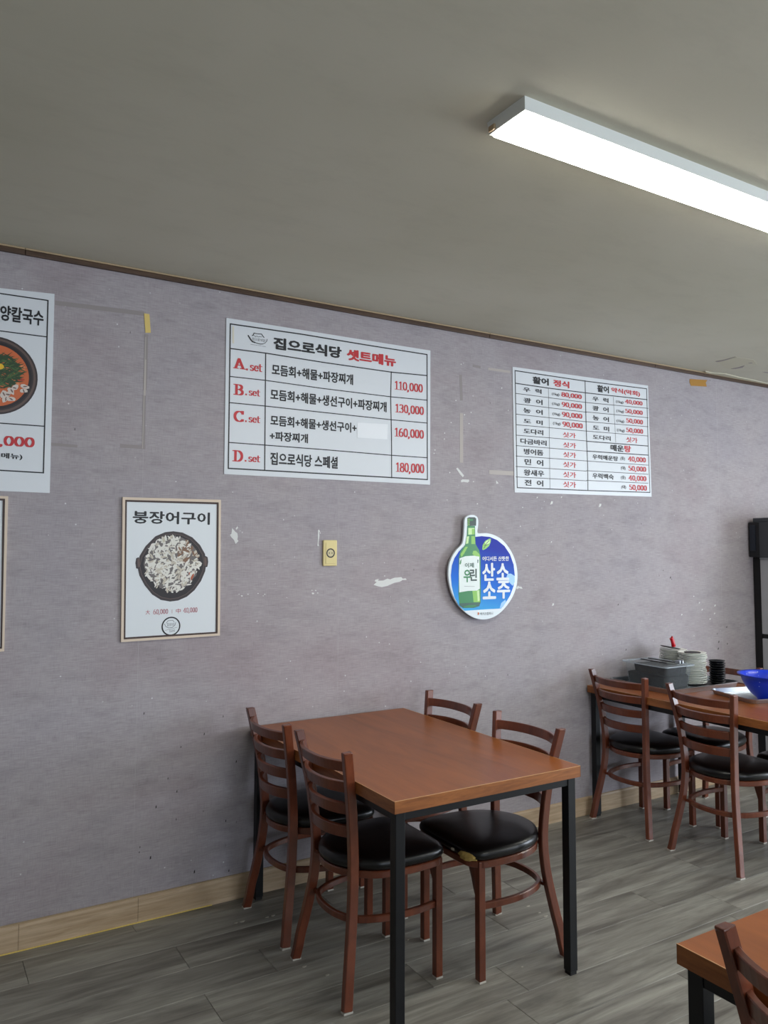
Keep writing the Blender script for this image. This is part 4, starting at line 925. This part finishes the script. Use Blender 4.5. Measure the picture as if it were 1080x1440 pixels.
# blue bowl
bw = thing('blue_bowl', 'bright blue plastic bowl with water drops, sitting in the smaller tray', 'bowl', (3.995, -0.845, TZ+0.003))
MB().lathe([(0.0, 0.004), (0.055, 0.004), (0.058, 0.0), (0.062, 0.0), (0.066, 0.008), (0.092, 0.03), (0.118, 0.065), (0.135, 0.098), (0.142, 0.124), (0.158, 0.130), (0.159, 0.136), (0.140, 0.133), (0.131, 0.100), (0.113, 0.067), (0.088, 0.034), (0.060, 0.012), (0.0, 0.010)], n=56).build('bowl_body', M['blue'], bw, smooth=True)

# ------------------------------------------------------------------ refrigerator and the black box on it
fr = thing('steel_cabinet', 'tall stainless steel cabinet at the right edge of the photo beside the wall', 'cabinet', (5.145, 0, 0))
MB().box(0.0, 0.75, -0.055, -0.004, 0.02, 1.50).build('black_back', M['fridge_black'], fr)
MB().box(0.0, 0.75, -0.70, -0.056, 0.10, 0.935, c=0.003).build('lower_body', M['fridge_steel'], fr)
MB().box(0.006, 0.744, -0.70, -0.056, 0.936, 0.965).build('dark_gap', M['fridge_black'], fr)
MB().box(0.0, 0.75, -0.70, -0.056, 0.966, 1.485, c=0.003).build('upper_body', M['fridge_steel'], fr)
MB().box(-0.004, 0.754, -0.70, -0.056, 1.486, 1.50, c=0.002).build('top_cap', mat('cap_steel', rgb(170, 176, 180), 0.4, 0.6), fr)
for sx in (0.04, 0.71):
    for sy in (-0.66, -0.10): MB().box(sx-0.02, sx+0.02, sy-0.02, sy+0.02, 0, 0.10).build('foot', M['fridge_black'], fr)
bx = thing('black_appliance', 'black box-shaped appliance on top of the steel cabinet', 'appliance', (5.095, 0, 1.501))
MB().box(0.0, 0.56, -0.44, -0.006, 0.0, 0.245, c=0.006).build('housing', M['box_black'], bx)
MB().box(-0.006, 0.002, -0.060, -0.020, 0.045, 0.225, c=0.002).build('side_panel', mat('panel_navy', rgb(30, 38, 50), 0.3), bx)
MB().box(-0.006, 0.002, -0.30, -0.092, 0.0, 0.245, c=0.002).build('side_panel', M['box_grey'], bx)
MB().box(0.01, 0.54, -0.40, -0.035, 0.245, 0.275, c=0.004).build('top_tier', M['box_grey'], bx)

# small litter on the floor
SL = ['white scrap on the floor left of the curved leg, farthest of the three', 'white scrap on the floor left of the curved leg, middle of the three', 'white scrap on the floor left of the curved leg, largest of the three',
      'white scrap on the floor behind the front leg of the right chair', 'faint white scrap on the lit floor left of the black table leg', 'white scrap on the floor between the left chair legs, nearer one',
      'faint white scrap on the floor between the left chair legs, farther one', 'larger white scrap on the floor below the wall-side chair foot', 'white scrap touching the larger one below the wall-side chair foot',
      'white scrap on the open floor left of the chairs, right one', 'white scrap on the open floor left of the chairs, left one', 'tiny white dot on the floor beside the front black table leg']
for k, (a, b, s) in enumerate(((742.8, 1274.6, 0.008), (759, 1283.7, 0.007), (767.6, 1288.5, 0.009), (689, 1260.5, 0.006), (734.5, 1360, 0.005), (460.0, 1371.5, 0.008), (428, 1359.5, 0.008), (384, 1288, 0.010), (376, 1290, 0.008), (341, 1296, 0.010), (332, 1298, 0.007), (574, 1322, 0.004))):
    x, y = on_level(a, b, 0); n = 6; r2 = random.Random(k)
    P = [(x+s*1.3*math.cos(2*PI*i/n)*r2.uniform(.6, 1), y+s*0.7*math.sin(2*PI*i/n)*r2.uniform(.6, 1)) for i in range(n)]
    o = mesh('paper_scrap', [(p[0], p[1], 0.0002) for p in P]+[(p[0], p[1], 0.002) for p in P], [tuple(range(n)), tuple(range(n, 2*n))]+[(i, (i+1) % n, n+(i+1) % n, n+i) for i in range(n)], M['scuff'])
    tag(o, SL[k], 'scrap', 'white scraps on the floor')
